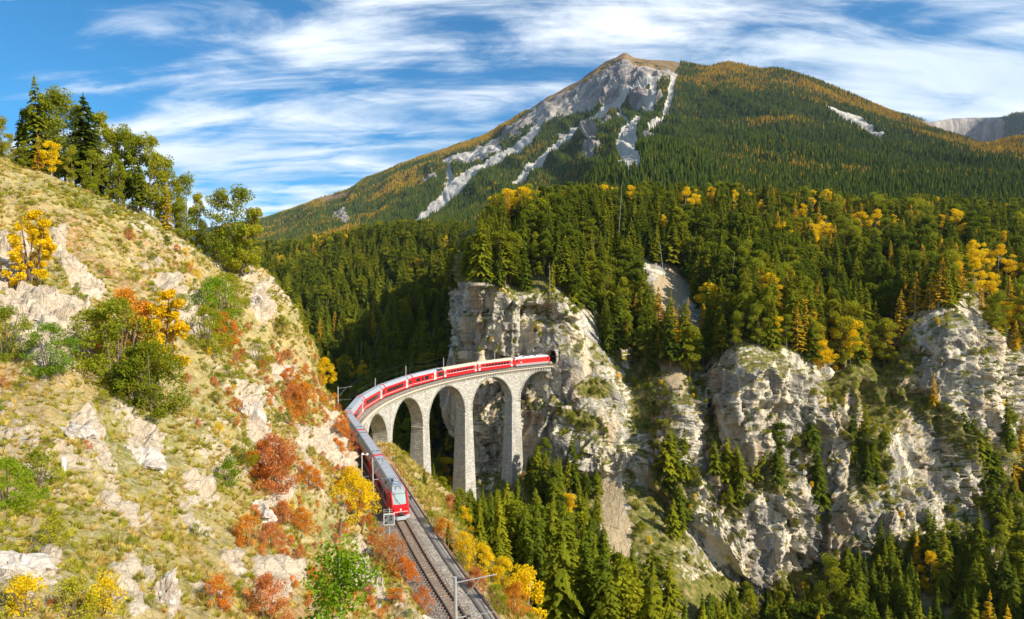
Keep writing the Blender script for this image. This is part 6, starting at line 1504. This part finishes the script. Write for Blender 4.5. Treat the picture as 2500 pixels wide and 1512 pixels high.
instancer('undergrowth', Q[m2]-[0, 0, .06], hh[m2]/2, sx[m2], SK, 'countless small autumn shrubs between grass and rock on the left hillside', 'undergrowth', 8)
# ledge growth on the cliffs
p = PATCH['cliffs']; Vl = mid(p['V']); nzl = np.abs(mid(p['N'][..., 2])); lx, ly = mid(p['px']), mid(p['py'])
dd_l, _s = track_dist(Vl[..., 0], Vl[..., 1])
Ql, _, _ = scatter('cliffs', 1/17., ((nzl > .40)&(~up)&(mid(p['at']['bare']) < -.05)&(fbm(Vl*.05, 3, .5, 197) > .02)&(ly < 1460)&(lx > 1150)&(lx < 2600)).astype(float)*np.where((np.abs(dd_l) < 5)&(Vl[..., 1] < 250)&(np.abs(Vl[..., 2]-4) < 9), 0, 1), 23)
LEDGE = np.concatenate([LEDGE, Ql])
n = len(LEDGE); print('ledge', n, 'shrubs', len(Q))
instancer('ledge_growth', LEDGE, RNG.uniform(.4, 1.0, n)*RNG.choice([1, 1, 1.7], n), RNG.choice([0, 1, 2, 3, 4], n, p=[.42, .22, .22, .08, .06]), ['darkshrub0', 'olive_shrub0', 'darkshrub1', 'olive_shrub1', 'yellow_shrub0'], 'low bushes and moss growing on the cliff ledges', 'undergrowth', 9, .3)
# ------------------------------------------------------------------ grass tufts
def tuft(seed, n, h, mat):
    r_ = np.random.default_rng(seed); T = []
    for k in range(n):
        a = r_.uniform(0, 6.28); q = r_.uniform(0, .22); b0 = np.array([math.cos(a)*q, math.sin(a)*q, -.05]); ln = r_.uniform(.5, 1)*h; d = np.array([math.cos(a+r_.normal()*.6), math.sin(a+r_.normal()*.6), 0]); w = np.array([-d[1], d[0], 0])*.035*r_.uniform(.7, 1.5)
        T.append([b0-w, b0+w, b0+d*ln*r_.uniform(.3, .8)+np.array([0, 0, ln*r_.uniform(.6, 1)])])
    return tri_mesh('blades', T, mat)
tp = []
for k, (mt, lb) in enumerate((('grass', 'straw-coloured grass tuft beside the rails'), ('greengrass', 'green grass tuft beside the rails'), ('grass', 'tall dry grass tuft beside the rails'))):
    q = off(-28-k*1.5, 3.1, -.5); o = link('grass_tuft', tuft(300+k, 46, .55+.15*k, M[mt])); o.location = Vector(q); tag(o, lb, 'grass tuft'); tp.append(o)
vis = (Vc[..., 1] > 12)&(px_ > -150)&(np.arange(nv_)[None] > nv_*.09)
den = vis*(rock_ < .66)*np.clip(60/np.maximum(Vc[..., 1], 12), .5, 2.2)*np.clip(.55+1.6*fbm(Vc*.55, 3, .6, 193)+.8*fbm(Vc*.12, 2, .5, 194), .08, 1.4)*1.25
Q, ii, jj = scatter('hillside', 3.6, den, 31); n = len(Q); print('tufts', n)
instancer('grass', Q, RNG.uniform(.35, 1.1, n)*np.interp(Q[:, 1], [12, 40, 100], [.5, .75, 1.15]), np.where(fbm(Q*.09, 3, .5, 191) > .12, RNG.choice([1, 1, 0], n), RNG.choice([0, 2, 0, 1], n)), tp, 'dry autumn grass covering the left hillside', 'grass', 11, .3)
p = PATCH['gorge']; Vg = mid(p['V']); gx, gy = mid(p['px']), mid(p['py']); D_, S_ = track_dist(Vg[..., 0], Vg[..., 1])
den = ((D_ > 4.2)&(D_ < 40)&(Vg[..., 1] > 48)&(Vg[..., 1] < 190)&(gx > 850)&(gx < 1500)).astype(float)
Q, ii, jj = scatter('gorge', 2.2, den, 33); n = len(Q)
instancer('grass', Q, RNG.uniform(.7, 1.5, n), RNG.choice([0, 1, 2], n), tp, 'yellowing grass on the steep bank right of the track', 'grass', 12, .3)
# ------------------------------------------------------------------ boulders, stump, marker post
def boulder(px, py, sx_, sy_, sz_, lb, seed, zone='hillside', rz=0):
    V = PATCH[zone]['V']; qx, qy = proj(V); d = np.where(V[..., 1] > 14, (qx-px)**2+(qy-py)**2, 1e12); i = np.unravel_index(np.argmin(d), d.shape); q = V[i]
    bm = bmesh.new(); bmesh.ops.create_icosphere(bm, subdivisions=4, radius=1); co = np.array([v.co[:] for v in bm.verts])
    s_ = co; r_ = fbm(co*1.1+seed, 4, .5, seed)*.5+facet(co*1.6+seed, seed)*.42+facet(co*4+seed, seed+50)*.14; s_ = s_*(1+r_)[:, None]*[sx_, sy_, sz_]
    for v, c in zip(bm.verts, s_): v.co = c
    me = bpy.data.meshes.new('boulder'); bm.to_mesh(me); bm.free(); me.materials.append(M['boulder'])
    o = link('boulder', me); o.location = q-np.array([0, 0, .35*sz_]); o.rotation_euler = (0, .3, rz); return tag(o, lb, 'boulder', 'boulders on the hillside')
m, b = new_mat('pale_boulder'); g = b.n('ShaderNodeNewGeometry').outputs[0]; n1 = b.noise(g, 1.2, 6, .65, .4); n2 = b.noise(g, 6, 5, .7)
col = b.mix(b.mapr(n1, .4, .62), (.68, .62, .54), (.42, .34, .27)); col = b.mix(b.mapr(n2, .55, .7, 0, .6), col, (.24, .19, .13)); M['boulder'] = finish(m, b, col, .9, b.math('ADD', n1, n2), .7, .25, .1)
boulder(840, 1225, 2.2, 1.5, 1.3, 'big cream-white boulder on the slope close to the leading carriage', 3, rz=-.9)
boulder(403, 1460, .7, .6, 1.3, 'upright white boulder near the bottom of the left slope', 5)
boulder(350, 1120, 2.0, 1.2, .8, 'broad pale rock slab in the middle of the left slope', 8, rz=-.5)
boulder(200, 1060, 1.8, 1.0, .7, 'pale rock rib left of the middle slope', 9, rz=-.6)
boulder(120, 770, 3.2, 1.6, 1.0, 'long pale rock outcrop high at the left edge', 12, rz=.1)
boulder(50, 1385, 1.4, .8, .6, 'whitish rock ledge low at the left edge', 13)
boulder(605, 1020, 1.5, 1.2, 2.6, 'tall pale rock rib in the centre right of the slope', 14)
boulder(1040, 1508, .7, .5, .35, 'squared pale concrete block beside the track at the bottom', 21, rz=.4)
boulder(630, 740, 1.5, 1.2, 1.8, 'pale rock face on the far right shoulder of the hillside', 15)
boulder(630, 1255, 1.4, .9, 1.0, 'pale rock in the lower right slope', 16, rz=-.5)
g = hz(829, 1330, 66); st = thing('tree_stump', 'thin broken grey tree stump leaning right of the green young tree', 'stump', tuple(g)); MB().tube((0, 0, -.3), (.25, 0, 1.9), .2, .15, n=8).obj('trunk', M['bark'], st)
g = find_px('hillside', 157, 1150); st = thing('marker_post', 'short white marker post standing in grass on the left slope', 'post', tuple(g)); MB().box((0, 0, .35), (.2, .16, .95)).obj('post', M['white'], st, bevel=.03)
# separate rock tower beside the cliff, left of the viaduct end
bm = bmesh.new(); bmesh.ops.create_icosphere(bm, subdivisions=6, radius=1); co = np.array([v.co[:] for v in bm.verts]); q0 = P(1118, 905, 262)
s_ = co*[6.0, 5.5, 1]; s_[:, 2] = np.sign(co[:, 2])*np.abs(co[:, 2])**.8*19; s_[:, :2] *= (1-.28*np.clip(co[:, 2], 0, 1))[:, None]
n_ = fbm(s_*[.16, .16, .07]+7, 5, .55, 211, True)*2.2+fbm(s_*.5, 3, .6, 215, True)*.7; s_ = s_+co*n_[:, None]
for v, c in zip(bm.verts, s_): v.co = c
me = bpy.data.meshes.new('rock_tower'); bm.to_mesh(me); bm.free(); me.materials.append(M['cliff'])
for pl in me.polygons: pl.use_smooth = True
o = link('rock_tower', me); o.location = q0-np.array([0, 0, 8]); tag(o, 'ochre rock tower left of the main cliff behind the train', 'rock')
bpy.context.view_layer.update()
byl = {}
for o in bpy.data.objects:
    if o.parent is None and o.get('category') and o.get('kind') is None: byl.setdefault(o['label'], []).append(o)
ORD = ['leftmost', 'second from left', 'third from left', 'fourth from left', 'fifth from left', 'sixth from left', 'seventh from left', 'eighth from left', 'ninth from left', 'tenth from left', 'eleventh from left', 'twelfth from left']
for lb, L in byl.items():
    if len(L) < 2: continue
    L.sort(key=lambda o: float(proj(np.array(o.location))[0]))
    for k, o in enumerate(L):
        if len(L) == 2: pre = ('leftmost', 'rightmost')[k]
        elif k == len(L)-1: pre = 'rightmost'
        elif k < len(ORD): pre = ORD[k]
        else:
            q = len(L)-1-k; pre = (['rightmost', 'second from right', 'third from right', 'fourth from right', 'fifth from right', 'sixth from right', 'seventh from right', 'eighth from right']+['inner']*500)[q]
        if pre != 'inner': o['label'] = pre+' '+lb
print('objects', len(bpy.data.objects))

HAZE = True
if HAZE:
    hb = MB().box((400, 4500, 1065), (13000, 13600, 2430)).mesh('haze')
    m = bpy.data.materials.new('valley_haze'); m.use_nodes = True; nt = m.node_tree; nt.nodes.clear()
    pv = nt.nodes.new('ShaderNodeVolumePrincipled'); pv.inputs['Color'].default_value = (.62, .78, 1, 1); pv.inputs['Density'].default_value = .000022; pv.inputs['Anisotropy'].default_value = .1
    ou = nt.nodes.new('ShaderNodeOutputMaterial'); nt.links.new(pv.outputs[0], ou.inputs['Volume']); hb.materials.append(m)
    o = link('haze', hb, None, 'stuff'); tag(o, 'thin blue haze filling the valley in front of the far mountain', 'haze')
